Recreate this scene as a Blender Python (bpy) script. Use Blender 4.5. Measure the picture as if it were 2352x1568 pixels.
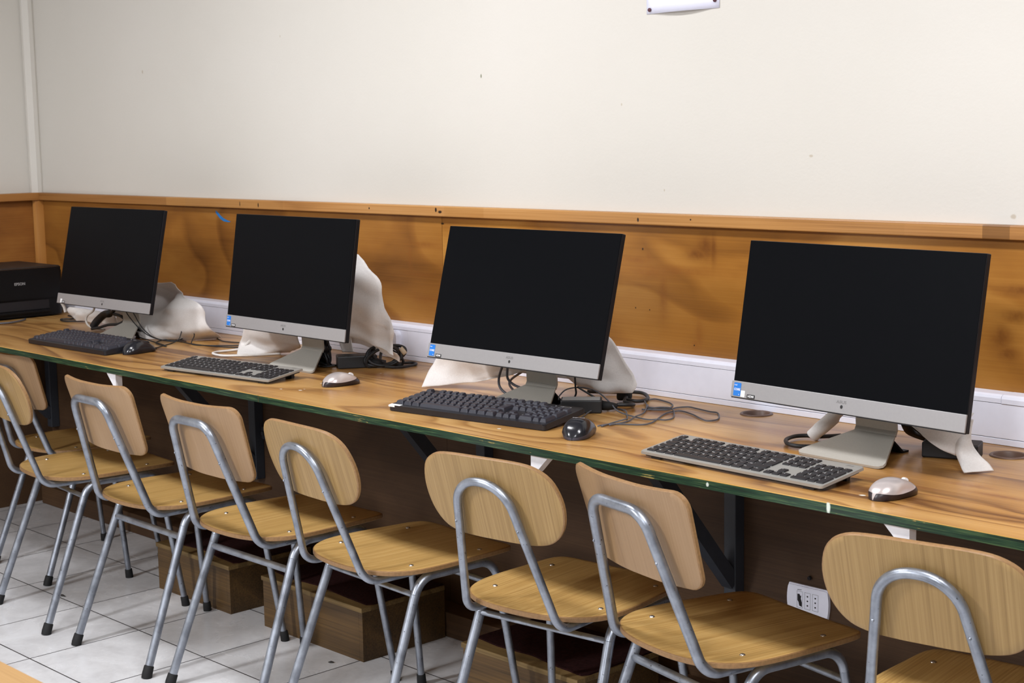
import bpy, bmesh, math, random
from mathutils import Vector, Matrix, noise
random.seed(7)
PI = math.pi
scene = bpy.context.scene
for o in list(bpy.data.objects):
    bpy.data.objects.remove(o)

# ------------------------------------------------------------ camera
cam_d = bpy.data.cameras.new('camera')
cam = bpy.data.objects.new('camera', cam_d)
scene.collection.objects.link(cam)
RR = ((0.69133483, 0.72233007, -0.01718776), (-0.08402645, 0.10400211, 0.99102125), (-0.71763201, 0.68368328, -0.13259511))
CAM = Vector((4.49823876, -2.18362436, 1.3759871))
m = Matrix(((RR[0][0], RR[1][0], -RR[2][0], CAM.x), (RR[0][1], RR[1][1], -RR[2][1], CAM.y), (RR[0][2], RR[1][2], -RR[2][2], CAM.z), (0, 0, 0, 1)))
cam.matrix_world = m
cam_d.sensor_width = 36
cam_d.lens = 36 * 3607.3675 / 2352
cam_d.clip_start = 0.02
cam_d.dof.use_dof = True
cam_d.dof.focus_distance = 3.3
cam_d.dof.aperture_fstop = 16
scene.camera = cam

# ------------------------------------------------------------ world, lights, exposure
w = bpy.data.worlds.new('world')
scene.world = w
w.use_nodes = True
w.node_tree.nodes['Background'].inputs[0].default_value = (0.9, 0.95, 1, 1)
w.node_tree.nodes['Background'].inputs[1].default_value = 0.3
scene.view_settings.view_transform = 'Standard'
scene.view_settings.look = 'None'
scene.view_settings.gamma = 1
scene.view_settings.exposure = 0.2


def area(name, loc, target, sx, sy, power, col):
    d = bpy.data.lights.new(name, 'AREA')
    d.shape = 'RECTANGLE'
    d.size, d.size_y, d.energy, d.color = sx, sy, power, col
    o = bpy.data.objects.new(name, d)
    scene.collection.objects.link(o)
    o.location = loc
    o.rotation_euler = (Vector(target) - Vector(loc)).to_track_quat('-Z', 'Y').to_euler()
    return o


LC = (0.97, 0.975, 1.0)
for lx, ly, pw in ((1.3, -.75, 36), (3.9, -.75, 48), (1.2, -3.6, 138), (4.3, -3.7, 84)):
    area('ceiling_light', (lx, ly, 2.58), (lx, ly, 0), *((1.2, 0.3) if ly > -2 else (0.3, 1.2)), pw, LC)
area('rear_fill', (2.6, -5.35, 1.7), (2.6, 0, 1.0), 3.4, 1.3, 4, (0.84, 0.92, 1.0))  # weak bluish fill added behind the camera; no window is built there

# ------------------------------------------------------------ materials
def newmat(name):
    mt = bpy.data.materials.new(name)
    mt.use_nodes = True
    nt = mt.node_tree
    return mt, nt, nt.nodes['Principled BSDF']


def node(nt, typ, **kw):
    n = nt.nodes.new(typ)
    for k, v in kw.items():
        if k == 'ins':
            for kk, vv in v.items():
                if isinstance(vv, bpy.types.NodeSocket):
                    nt.links.new(vv, n.inputs[kk])
                else:
                    n.inputs[kk].default_value = vv
        else:
            setattr(n, k, v)
    return n


def math_(nt, op, a, b=None, c=None, clamp=False):
    n = nt.nodes.new('ShaderNodeMath')
    n.operation = op
    n.use_clamp = clamp
    for i, v in enumerate((a, b, c)):
        if v is None:
            continue
        if isinstance(v, bpy.types.NodeSocket):
            nt.links.new(v, n.inputs[i])
        else:
            n.inputs[i].default_value = v
    return n.outputs[0]


def mix_(nt, fac, a, b, blend='MIX'):
    n = nt.nodes.new('ShaderNodeMix')
    n.data_type = 'RGBA'
    n.blend_type = blend
    for s, v in ((n.inputs[0], fac), (n.inputs[6], a), (n.inputs[7], b)):
        if isinstance(v, bpy.types.NodeSocket):
            nt.links.new(v, s)
        else:
            s.default_value = (*v, 1) if isinstance(v, tuple) and len(v) == 3 else v
    return n.outputs[2]


def ramp_(nt, fac, stops, interp='LINEAR'):
    n = nt.nodes.new('ShaderNodeValToRGB')
    n.color_ramp.interpolation = interp
    e = n.color_ramp.elements
    while len(e) < len(stops):
        e.new(0.5)
    for i, (p, c) in enumerate(stops):
        e[i].position = p
        e[i].color = (*c, 1) if len(c) == 3 else c
    nt.links.new(fac, n.inputs[0])
    return n.outputs[0]


def srgb(r, g, b):
    f = lambda v: (v / 255 / 12.92) if v / 255 <= 0.04045 else ((v / 255 + 0.055) / 1.055) ** 2.4
    return (f(r), f(g), f(b))


def coords(nt, stretch=(1, 1, 1), loc=(0, 0, 0), rnd=0.0):
    tc = nt.nodes.new('ShaderNodeTexCoord')
    v = tc.outputs['Object']
    if rnd:
        oi = nt.nodes.new('ShaderNodeObjectInfo')
        r = math_(nt, 'MULTIPLY', oi.outputs['Random'], rnd)
        va = nt.nodes.new('ShaderNodeVectorMath')
        va.operation = 'ADD'
        cb = node(nt, 'ShaderNodeCombineXYZ', ins={0: r, 1: r, 2: r})
        nt.links.new(v, va.inputs[0])
        nt.links.new(cb.outputs[0], va.inputs[1])
        v = va.outputs[0]
    mp = node(nt, 'ShaderNodeMapping')
    mp.inputs['Scale'].default_value = stretch
    mp.inputs['Location'].default_value = loc
    nt.links.new(v, mp.inputs[0])
    return mp.outputs[0], tc.outputs['Object']


def nz(nt, vec, scale, detail=3, rough=0.5, dist=0.0):
    n = node(nt, 'ShaderNodeTexNoise', ins={'Scale': scale, 'Detail': detail, 'Roughness': rough, 'Distortion': dist})
    nt.links.new(vec, n.inputs['Vector'])
    return n.outputs[0]


def spots(nt, col, raw, lst, color, plane='xz', soft=0):
    """small marks with a shape of their own at given points of the surface: (u, v, radius_u, radius_v)"""
    sp = node(nt, 'ShaderNodeSeparateXYZ')
    nt.links.new(raw, sp.inputs[0])
    a = sp.outputs['xyz'.index(plane[0])]
    b = sp.outputs['xyz'.index(plane[1])]
    tot = None
    wob = nz(nt, raw, 90, 2)
    for (u, v, ru, rv) in lst:
        d = math_(nt, 'ADD', math_(nt, 'POWER', math_(nt, 'DIVIDE', math_(nt, 'SUBTRACT', a, u), ru), 2),
                  math_(nt, 'POWER', math_(nt, 'DIVIDE', math_(nt, 'SUBTRACT', b, v), rv), 2))
        if soft:
            s = math_(nt, 'MULTIPLY', math_(nt, 'POWER', 2.718, math_(nt, 'MULTIPLY', d, -0.8)), math_(nt, 'MULTIPLY_ADD', wob, 0.7, soft), clamp=True)
        else:
            d = math_(nt, 'ADD', d, math_(nt, 'MULTIPLY', math_(nt, 'SUBTRACT', wob, 0.5), 1.2))
            s = math_(nt, 'SUBTRACT', 1.4, d, clamp=True)
        tot = s if tot is None else math_(nt, 'MAXIMUM', tot, s)
    return mix_(nt, tot, col, color)


def wood(name, dark, mid, light, along='x', k=26, s1=1.6, str_=6.0, rough=0.4, fine=0.35, contour=0.5, blotch=0.35, rnd=0.0, loc=(0, 0, 0), spec=0.4, bump=0.05, marks=(), warp=0.25):
    mt, nt, p = newmat(name)
    st = [1.0, 1.0, 1.0]
    ax = 'xyz'.index(along)
    st[ax] = 1.0 / str_
    if along == 'z':
        st[1] = 0.1
    v, raw = coords(nt, tuple(st), loc, rnd)
    n1 = nz(nt, v, s1, 2.5, 0.45, warp)
    fr = math_(nt, 'FRACT', math_(nt, 'MULTIPLY', n1, k / 2.6))
    rise = math_(nt, 'POWER', fr, 2.2)
    fall = math_(nt, 'MULTIPLY', math_(nt, 'SUBTRACT', 1.0, fr), 6.0, clamp=True)
    cont = math_(nt, 'MULTIPLY', rise, fall)
    st2 = [1.0, 1.0, 1.0]
    st2[ax] = 1 / 130
    if along == 'z':
        st2[1] = st[1] = 0.02
    v2, _ = coords(nt, tuple(st2), loc, rnd)
    n2 = nz(nt, v2, 240, 3, 0.6)
    n3 = nz(nt, v, 4.5, 4, 0.55, 0.4)
    f = math_(nt, 'MULTIPLY_ADD', math_(nt, 'SUBTRACT', cont, 0.24), contour, 0.5)
    f = math_(nt, 'MULTIPLY_ADD', math_(nt, 'SUBTRACT', n2, 0.5), fine * 2.2, f)
    f = math_(nt, 'MULTIPLY_ADD', math_(nt, 'SUBTRACT', n3, 0.5), blotch * 2.2, f, clamp=True)
    col = ramp_(nt, f, [(0.12, light), (0.5, mid), (0.92, dark)])
    for mk in marks:
        col = spots(nt, col, raw, *mk)
    nt.links.new(col, p.inputs['Base Color'])
    p.inputs['Roughness'].default_value = rough
    p.inputs['Specular IOR Level'].default_value = spec
    b = node(nt, 'ShaderNodeBump', ins={'Strength': bump, 'Distance': 0.002, 'Height': n2})
    nt.links.new(b.outputs[0], p.inputs['Normal'])
    return mt


def plain(name, col, rough=0.5, metal=0.0, spec=0.5, var=0.06, scale=40, bump=0.0, coat=0.0, alpha=None):
    mt, nt, p = newmat(name)
    v, raw = coords(nt)
    n = nz(nt, v, scale, 3)
    d = tuple(max(0, c * (1 - var)) for c in col)
    l = tuple(min(1, c * (1 + var)) for c in col)
    nt.links.new(ramp_(nt, n, [(0.3, d), (0.7, l)]), p.inputs['Base Color'])
    p.inputs['Roughness'].default_value = rough
    p.inputs['Metallic'].default_value = metal
    p.inputs['Specular IOR Level'].default_value = spec
    p.inputs['Coat Weight'].default_value = coat
    if bump:
        b = node(nt, 'ShaderNodeBump', ins={'Strength': bump, 'Distance': 0.002, 'Height': n})
        nt.links.new(b.outputs[0], p.inputs['Normal'])
    return mt


M = {}
# painted wall
def wall_paint():
    mt, nt, p = newmat('cream_wall_paint')
    v, raw = coords(nt)
    a = nz(nt, v, 1.2, 3)
    b = nz(nt, v, 140, 3)
    col = ramp_(nt, a, [(0.3, srgb(209, 205, 197)), (0.7, srgb(214, 210, 203))])
    col = spots(nt, col, raw, [(0.538, 1.672, .002, .004), (-.263, 1.597, .004, .006), (1.925, 1.435, .002, .003), (2.476, 1.312, .005, .003), (2.954, 1.194, .006, .005), (2.059, 1.232, .002, .003)], srgb(190, 180, 165))
    col = spots(nt, col, raw, [(1.429, 1.521, .003, .0055)], srgb(140, 140, 120))
    nt.links.new(col, p.inputs['Base Color'])
    p.inputs['Roughness'].default_value = 0.55
    bp = node(nt, 'ShaderNodeBump', ins={'Strength': 0.12, 'Distance': 0.002, 'Height': b})
    nt.links.new(bp.outputs[0], p.inputs['Normal'])
    return mt


M['wall'] = wall_paint()
M['wall_unseen_grey'] = plain('unseen_grey_paint', srgb(140, 138, 134), 0.7)  # unseen ceiling and walls greyed to cut bounce light


def tile():
    mt, nt, p = newmat('pale_floor_tile')
    v, raw = coords(nt)
    sp = node(nt, 'ShaderNodeSeparateXYZ')
    nt.links.new(raw, sp.inputs[0])
    T = 0.33
    g = []
    ids = []
    for i in (0, 1):
        q = math_(nt, 'DIVIDE', sp.outputs[i], T)
        fr = math_(nt, 'FRACT', math_(nt, 'ADD', q, 100.0))
        dd = math_(nt, 'MINIMUM', fr, math_(nt, 'SUBTRACT', 1.0, fr))
        g.append(dd)
        ids.append(math_(nt, 'FLOOR', math_(nt, 'ADD', q, 100.0)))
    dmin = math_(nt, 'MINIMUM', g[0], g[1])
    grout = math_(nt, 'SUBTRACT', 1.0, math_(nt, 'SMOOTH_MIN', 1.0, math_(nt, 'DIVIDE', dmin, 0.0072), 0.1), clamp=True)
    grout = math_(nt, 'GREATER_THAN', grout, 0.15)
    vm = node(nt, 'ShaderNodeCombineXYZ', ins={0: math_(nt, 'MULTIPLY', ids[0], 7.13), 1: math_(nt, 'MULTIPLY', ids[1], 3.71)})
    va = node(nt, 'ShaderNodeVectorMath', operation='ADD')
    nt.links.new(raw, va.inputs[0])
    nt.links.new(vm.outputs[0], va.inputs[1])
    n1 = nz(nt, va.outputs[0], 6, 5, 0.6, 0.8)
    n2 = nz(nt, va.outputs[0], 55, 3, 0.6)
    f = math_(nt, 'MULTIPLY_ADD', n2, 0.25, math_(nt, 'MULTIPLY', n1, 0.8))
    col = ramp_(nt, f, [(0.3, srgb(192, 191, 193)), (0.55, srgb(212, 212, 214)), (0.8, srgb(222, 223, 226))])
    dirt = nz(nt, raw, 9, 3)
    gcol = ramp_(nt, dirt, [(0.35, srgb(40, 37, 38)), (0.7, srgb(74, 69, 70))])
    nt.links.new(mix_(nt, grout, col, gcol), p.inputs['Base Color'])
    nt.links.new(ramp_(nt, math_(nt, 'MAXIMUM', grout, math_(nt, 'MULTIPLY', n1, 0.5)), [(0.2, (0.22,) * 3), (1.0, (0.7,) * 3)]), p.inputs['Roughness'])
    bp = node(nt, 'ShaderNodeBump', ins={'Strength': 0.5, 'Distance': 0.002, 'Height': math_(nt, 'SUBTRACT', 1.0, grout)})
    nt.links.new(bp.outputs[0], p.inputs['Normal'])
    return mt


M['tile'] = tile()
PANEL_MARKS = [([(2.19, 1.103, .022, .026), (2.212, 1.10, .008, .030), (2.165, 1.085, .030, .012)], srgb(112, 66, 24), 'xz', .55),
               ([(2.10, 1.045, .10, .010), (2.03, 1.035, .06, .012), (1.98, 1.065, .05, .008), (2.015, 1.073, .009, .009), (2.06, .985, .012, .05), (2.17, .895, .010, .03), (2.16, .872, .010, .014)], srgb(136, 84, 32), 'xz', .3),
               ([(2.94, .955, .020, .024), (2.97, 1.00, .03, .012), (2.985, 1.05, .05, .010), (2.955, .925, .02, .012)], srgb(112, 66, 24), 'xz', .45),
               ([(1.17, .985, .06, .006), (1.21, .92, .07, .006), (1.13, 1.03, .008, .04), (1.19, 1.07, .05, .006)], srgb(134, 82, 32), 'xz', .3),
               ([(1.996, 1.091, .0022, .003), (1.972, .948, .002, .002), (2.017, .946, .002, .002), (1.27, 1.130, .007, .003), (2.09, .822, .002, .002), (2.155, .872, .002, .002)], srgb(40, 24, 12), 'xz')]
M['panel'] = wood('varnished_pine_plywood', srgb(108, 66, 24), srgb(156, 104, 42), srgb(184, 132, 62), 'x', k=20, s1=2.0, str_=2.2, rough=0.34, fine=0.14, contour=0.42, blotch=0.5, loc=(3.1, 0, 0.4), spec=0.35, marks=PANEL_MARKS, warp=0.9)
M['panel_red'] = wood('reddish_pine_plywood', srgb(98, 58, 22), srgb(148, 97, 40), srgb(178, 126, 58), 'x', k=20, s1=2.0, str_=2.2, rough=0.34, fine=0.14, contour=0.42, blotch=0.5, loc=(5.7, 0, 0.9), spec=0.35, marks=PANEL_MARKS[3:], warp=0.9)
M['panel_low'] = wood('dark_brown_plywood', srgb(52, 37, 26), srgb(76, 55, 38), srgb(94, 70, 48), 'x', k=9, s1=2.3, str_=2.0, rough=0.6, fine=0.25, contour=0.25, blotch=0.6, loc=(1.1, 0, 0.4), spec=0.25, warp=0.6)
M['panel_side'] = wood('varnished_pine_plywood_side', srgb(104, 62, 28), srgb(150, 96, 44), srgb(176, 122, 58), 'y', k=9, s1=1.9, str_=2.2, rough=0.4, fine=0.2, contour=0.3, blotch=0.6, loc=(1, 5, 2), warp=0.6)
M['desk'] = wood('varnished_pine_worktop', srgb(106, 68, 34), srgb(170, 124, 68), srgb(200, 158, 98), 'x', k=34, s1=2.4, str_=5.0, rough=0.3, fine=0.35, contour=0.62, blotch=0.6, loc=(0.7, 1.2, 0), spec=0.4, warp=0.8,
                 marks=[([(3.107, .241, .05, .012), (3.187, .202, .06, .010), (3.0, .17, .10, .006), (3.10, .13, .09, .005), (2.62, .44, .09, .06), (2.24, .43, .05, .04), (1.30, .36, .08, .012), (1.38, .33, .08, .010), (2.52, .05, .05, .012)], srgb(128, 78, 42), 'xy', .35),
                        ([(1.357, .083, .006, .004), (1.309, .183, .004, .003), (2.098, .061, .005, .004), (1.303, .063, .004, .003), (1.35, .10, .003, .002), (.335, .144, .006, .004), (1.296, .388, .003, .003), (3.009, .055, .006, .005)], srgb(226, 220, 208), 'xy')])


def edge_mat():
    mt, nt, p = newmat('green_painted_plywood_edge')
    v, raw = coords(nt, (1 / 30, 1, 1))
    sp = node(nt, 'ShaderNodeSeparateXYZ')
    nt.links.new(raw, sp.inputs[0])
    z = sp.outputs[2]
    n = nz(nt, v, 380, 4, 0.65)
    v2, _ = coords(nt)
    n2 = nz(nt, v2, 14, 4, 0.6)
    col = ramp_(nt, n, [(0.35, srgb(8, 28, 16)), (0.52, srgb(20, 52, 32)), (0.70, srgb(74, 96, 58))])
    chips = math_(nt, 'GREATER_THAN', math_(nt, 'MULTIPLY_ADD', n2, 0.65, math_(nt, 'MULTIPLY', n, 0.45)), 0.685)
    col = mix_(nt, chips, col, srgb(150, 130, 70))
    top = math_(nt, 'GREATER_THAN', z, 0.7482)
    col = mix_(nt, top, col, srgb(206, 160, 84))
    col = spots(nt, col, raw, [(2.997, .741, .004, .012), (2.737, .741, .003, .004)], srgb(205, 212, 200))
    nt.links.new(col, p.inputs['Base Color'])
    p.inputs['Roughness'].default_value = 0.5
    return mt


M['edge'] = edge_mat()


def trim_mat():
    mt = wood('varnished_trim_pine', srgb(132, 88, 44), srgb(176, 128, 74), srgb(196, 152, 98), 'x', k=10, s1=5, str_=9, rough=0.36, fine=0.4, contour=0.35, blotch=0.4)
    nt = mt.node_tree
    p = nt.nodes['Principled BSDF']
    src = p.inputs['Base Color'].links[0].from_socket
    _, raw = coords(nt)
    sp = node(nt, 'ShaderNodeSeparateXYZ')
    nt.links.new(raw, sp.inputs[0])
    t = math_(nt, 'DIVIDE', math_(nt, 'ADD', sp.outputs[0], 1.1), 5.0)
    tint = ramp_(nt, t, [(0.0, (.8, .72, .62)), (0.197, (1, .95, .85)), (0.222, (.96, .92, .86)), (0.33, (1.05, 1.0, .95)), (0.48, (.98, .92, .8)), (0.508, (1.06, 1.04, 1)), (0.765, (1.12, 1.1, 1.1)), (0.798, (.62, .58, .55)), (0.811, (1, .95, .9))], 'CONSTANT')
    col = mix_(nt, 1.0, src, tint, 'MULTIPLY')
    col = spots(nt, col, raw, [(.979, 1.166, .003, .003), (1.268, 1.168, .004, .006), (1.284, 1.163, .008, .004), (2.162, 1.167, .002, .002), (2.0, 1.162, .003, .005), (.33, 1.165, .002, .008), (.43, 1.163, .003, .007)], srgb(44, 28, 18))
    nt.links.new(col, p.inputs['Base Color'])
    return mt


M['trim'] = trim_mat()
M['trim_side'] = wood('varnished_trim_pine_side', srgb(112, 68, 30), srgb(156, 104, 52), srgb(178, 126, 70), 'y', k=10, s1=5, str_=9, rough=0.4)
M['trim_post'] = wood('varnished_corner_moulding', srgb(130, 80, 34), srgb(178, 120, 58), srgb(200, 146, 80), 'z', k=10, s1=5, str_=9, rough=0.4)
M['seat'] = wood('oak_veneer_seat', srgb(138, 102, 54), srgb(178, 142, 84), srgb(198, 165, 108), 'y', k=7, s1=4.0, str_=12, rough=0.36, fine=0.55, contour=0.08, blotch=0.12, rnd=9.0)
M['back'] = wood('oak_veneer_back', srgb(122, 94, 54), srgb(154, 124, 78), srgb(172, 142, 94), 'z', k=7, s1=4.0, str_=12, rough=0.42, fine=0.5, contour=0.06, blotch=0.1, rnd=9.0)  # darker than the seat: weaker light on upright backs put into the colour
M['back_beech'] = wood('beech_veneer_back', srgb(118, 90, 62), srgb(152, 122, 90), srgb(170, 140, 107), 'z', k=5, s1=4.0, str_=6, rough=0.42, fine=0.22, contour=0.28, blotch=0.2, rnd=9.0)  # also darkened for the weaker light on upright backs
M['ply_edge'] = plain('plywood_edge', srgb(138, 104, 66), 0.5, var=0.15, scale=160)
M['table'] = wood('pale_beech_table', srgb(140, 104, 56), srgb(164, 126, 76), srgb(178, 142, 92), 'x', k=8, s1=3, str_=9, rough=0.3)
M['boxwood'] = wood('stained_box_wood', srgb(52, 38, 22), srgb(86, 64, 36), srgb(112, 84, 46), 'x', k=10, s1=3.5, str_=6, rough=0.5, fine=0.5, contour=0.35, blotch=0.4)
M['boxworn'] = wood('worn_box_edge', srgb(70, 54, 30), srgb(112, 90, 54), srgb(146, 120, 76), 'x', k=10, s1=8, str_=3, rough=0.6, blotch=0.8)
M['maroon'] = plain('maroon_carpet', srgb(44, 22, 22), 0.95, var=0.3, scale=120, bump=0.5, spec=0.1)


def galv():
    mt, nt, p = newmat('galvanised_steel_tube')
    v, raw = coords(nt, rnd=5.0)
    n = nz(nt, v, 26, 4, 0.6)
    n2 = nz(nt, v, 120, 3, 0.6)
    col = ramp_(nt, n, [(0.3, srgb(128, 133, 143)), (0.65, srgb(160, 166, 177))])
    sp_ = math_(nt, 'GREATER_THAN', n2, 0.69)
    col = mix_(nt, sp_, col, srgb(96, 96, 100))
    nt.links.new(col, p.inputs['Base Color'])
    p.inputs['Metallic'].default_value = 0.85
    nt.links.new(ramp_(nt, n, [(0.3, (0.30,) * 3), (0.7, (0.44,) * 3)]), p.inputs['Roughness'])
    return mt


M['steel'] = galv()
M['screw'] = plain('zinc_screw', srgb(190, 186, 180), 0.3, 0.9)
M['rubber'] = plain('black_rubber', srgb(26, 26, 27), 0.7, spec=0.3)
M['bracket'] = plain('charcoal_bracket_paint', srgb(50, 53, 60), 0.5, spec=0.4)
M['pvc'] = plain('white_trunking_plastic', srgb(234, 236, 250), 0.42, spec=0.4, var=0.02)
M['groove'] = plain('trunking_groove', srgb(90, 90, 98), 0.8)
M['white_paint'] = plain('white_bracket_paint', srgb(232, 230, 234), 0.5)
M['screen'] = plain('black_screen', srgb(9, 10, 13), 0.38, spec=0.04, var=0.03, scale=3)
M['casing'] = plain('black_monitor_casing', srgb(20, 20, 24), 0.45, spec=0.2)
M['bezel'] = plain('silver_bezel', srgb(152, 150, 151), 0.4, 0.3, spec=0.4, var=0.02, scale=200)
M['stand'] = plain('champagne_stand_metal', srgb(168, 164, 156), 0.45, 0.12, var=0.03, scale=300)
M['sticker_blue'] = plain('blue_sticker', srgb(16, 112, 200), 0.35, var=0.02)
M['sticker_white'] = plain('white_sticker', srgb(236, 236, 238), 0.4, var=0.02)
M['sticker_black'] = plain('black_sticker', srgb(30, 30, 32), 0.4)
M['logo'] = plain('grey_lettering', srgb(120, 118, 118), 0.4)
M['print_white'] = plain('white_lettering', srgb(225, 225, 228), 0.5)
M['print_grey'] = plain('pale_grey_lettering', srgb(150, 150, 152), 0.5)
M['key_dark'] = plain('black_keycap', srgb(34, 33, 36), 0.45, spec=0.4)
M['key_blue_sheen'] = plain('charcoal_keycap', srgb(43, 44, 54), 0.42, spec=0.5)  # black keys; bluish reflection put into the base colour
M['kb_black'] = plain('black_keyboard_body', srgb(27, 27, 33), 0.42, spec=0.45)
M['kb_silver'] = plain('silver_keyboard_plate', srgb(158, 156, 151), 0.4, 0.3, var=0.02)
M['mouse_black'] = plain('black_mouse_shell', srgb(26, 27, 33), 0.2, spec=0.6)
M['mouse_silver'] = plain('silver_mouse_shell', srgb(196, 186, 184), 0.28, 0.45, var=0.02)
M['mouse_dark'] = plain('dark_mouse_base', srgb(40, 32, 36), 0.35)
M['mouse_rim'] = plain('grey_mouse_rim', srgb(58, 58, 70), 0.35)
M['cable'] = plain('black_cable', srgb(30, 31, 34), 0.5)
M['cable_grey'] = plain('grey_cable', srgb(88, 90, 98), 0.5)
M['cable_white'] = plain('white_cable', srgb(222, 218, 214), 0.45)
M['brick'] = plain('black_adapter_plastic', srgb(24, 25, 28), 0.5)
M['label_grey'] = plain('grey_rating_label', srgb(160, 160, 160), 0.4)
M['printer'] = plain('black_printer_plastic', srgb(13, 13, 15), 0.4, spec=0.2)
M['printer_top'] = plain('black_printer_lid', srgb(38, 34, 34), 0.5, spec=0.3)
M['printer_grey'] = plain('grey_printer_trim', srgb(120, 122, 128), 0.4)
M['grommet'] = plain('brown_grommet_plastic', srgb(104, 80, 68), 0.45)
M['dark_hole'] = plain('dark_cavity', srgb(52, 36, 30), 0.8)
M['paper'] = plain('white_paper', srgb(226, 228, 246), 0.7, var=0.01)
M['pin'] = plain('maroon_push_pin', srgb(88, 50, 60), 0.4)
M['blue'] = plain('blue_mark', srgb(34, 118, 190), 0.6)
M['beige'] = plain('beige_cable_tag', srgb(206, 190, 164), 0.6)
M['socket_hole'] = plain('socket_hole', srgb(22, 18, 22), 0.8)
M['scrap'] = plain('dark_scrap', srgb(52, 48, 46), 0.8)


def cloth_mat():
    mt, nt, p = newmat('white_nonwoven_fabric')
    v, raw = coords(nt)
    n = nz(nt, v, 300, 3)
    nt.links.new(ramp_(nt, n, [(0.3, srgb(236, 232, 230)), (0.7, srgb(246, 243, 241))]), p.inputs['Base Color'])
    p.inputs['Roughness'].default_value = 0.9
    p.inputs['Specular IOR Level'].default_value = 0.15
    bp = node(nt, 'ShaderNodeBump', ins={'Strength': 0.15, 'Distance': 0.001, 'Height': n})
    nt.links.new(bp.outputs[0], p.inputs['Normal'])
    out = nt.nodes['Material Output']
    tr = node(nt, 'ShaderNodeBsdfTranslucent', ins={'Color': (0.8, 0.76, 0.73, 1)})
    mx = node(nt, 'ShaderNodeMixShader', ins={0: 0.25})
    nt.links.new(p.outputs[0], mx.inputs[1])
    nt.links.new(tr.outputs[0], mx.inputs[2])
    nt.links.new(mx.outputs[0], out.inputs['Surface'])
    return mt


M['cloth'] = cloth_mat()

# ------------------------------------------------------------ mesh helpers
def link(o):
    scene.collection.objects.link(o)
    return o


def obj(name, bm, mats, parent=None, smooth=False, angle=None):
    me = bpy.data.meshes.new(name)
    bmesh.ops.recalc_face_normals(bm, faces=bm.faces)
    bm.to_mesh(me)
    bm.free()
    for mm in (mats if isinstance(mats, (list, tuple)) else [mats]):
        me.materials.append(M[mm])
    if smooth:
        for p in me.polygons:
            p.use_smooth = True
        if angle:
            me.set_sharp_from_angle(angle=math.radians(angle))
    o = link(bpy.data.objects.new(name, me))
    if parent:
        o.parent = parent
    return o


def thing(name, label, cat, loc=(0, 0, 0), rz=0.0, group=None):
    o = link(bpy.data.objects.new(name, None))
    o.empty_display_size = 0.05
    o.location = loc
    o.rotation_euler = (0, 0, rz)
    o['label'] = label
    o['category'] = cat
    if group:
        o['group'] = group
    return o


def tag(o, label, cat, group=None, kind=None):
    o['label'] = label
    o['category'] = cat
    if group:
        o['group'] = group
    if kind:
        o['kind'] = kind
    return o


def structure(o, label=None):
    o['kind'] = 'structure'
    if label:
        o['label'] = label
        o['category'] = 'room'
    return o


def dup(root, loc, rz):
    r = link(root.copy())
    r.location = loc
    r.rotation_euler = (0, 0, rz)
    for ch in list(root.children):
        c = link(ch.copy())
        c.parent = r
        for g in list(ch.children):
            d = link(g.copy())
            d.parent = c
    return r


def box(bm, lo, hi, mi=0, bev=0.0, mat=None, seg=2):
    b2 = bmesh.new()
    r = bmesh.ops.create_cube(b2, size=1)
    c = [(lo[i] + hi[i]) / 2 for i in range(3)]
    s = [abs(hi[i] - lo[i]) for i in range(3)]
    for v in b2.verts:
        v.co = Vector([c[i] + v.co[i] * s[i] for i in range(3)])
    if bev:
        bmesh.ops.bevel(b2, geom=b2.edges[:], offset=bev, segments=seg, affect='EDGES', profile=0.5)
    merge(bm, b2, mi, mat)


def merge(bm, b2, mi=0, mat=None):
    vm = {}
    for v in b2.verts:
        vm[v] = bm.verts.new(mat @ v.co if mat else v.co)
    for f in b2.faces:
        try:
            nf = bm.faces.new([vm[v] for v in f.verts])
            nf.material_index = mi if mi is not None else f.material_index
        except ValueError:
            pass
    b2.free()


def quad(bm, pts, mi=0):
    f = bm.faces.new([bm.verts.new(p) for p in pts])
    f.material_index = mi
    return f


def tube(bm, pts, r, seg=14, cap=True, mi=0, closed=False, flat=1.0):
    pts = [Vector(p) for p in pts]
    n = len(pts)
    rs = r if isinstance(r, (list, tuple)) else [r] * n
    tang = []
    for i in range(n):
        if closed:
            t = pts[(i + 1) % n] - pts[i - 1]
        else:
            t = pts[min(i + 1, n - 1)] - pts[max(i - 1, 0)]
        tang.append(t.normalized())
    up = Vector((0, 0, 1))
    if abs(tang[0].dot(up)) > 0.9:
        up = Vector((1, 0, 0))
    nrm = (up - tang[0] * up.dot(tang[0])).normalized()
    rings = []
    for i in range(n):
        t = tang[i]
        nrm = (nrm - t * nrm.dot(t)).normalized()
        bn = t.cross(nrm)
        rings.append([bm.verts.new(pts[i] + (nrm * math.cos(2 * PI * k / seg) * flat + bn * math.sin(2 * PI * k / seg)) * rs[i]) for k in range(seg)])
    m_ = n if closed else n - 1
    for i in range(m_):
        a, b = rings[i], rings[(i + 1) % n]
        for k in range(seg):
            f = bm.faces.new((a[k], a[(k + 1) % seg], b[(k + 1) % seg], b[k]))
            f.material_index = mi
    if cap and not closed:
        for rg in (rings[0][::-1], rings[-1]):
            f = bm.faces.new(rg)
            f.material_index = mi


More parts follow.
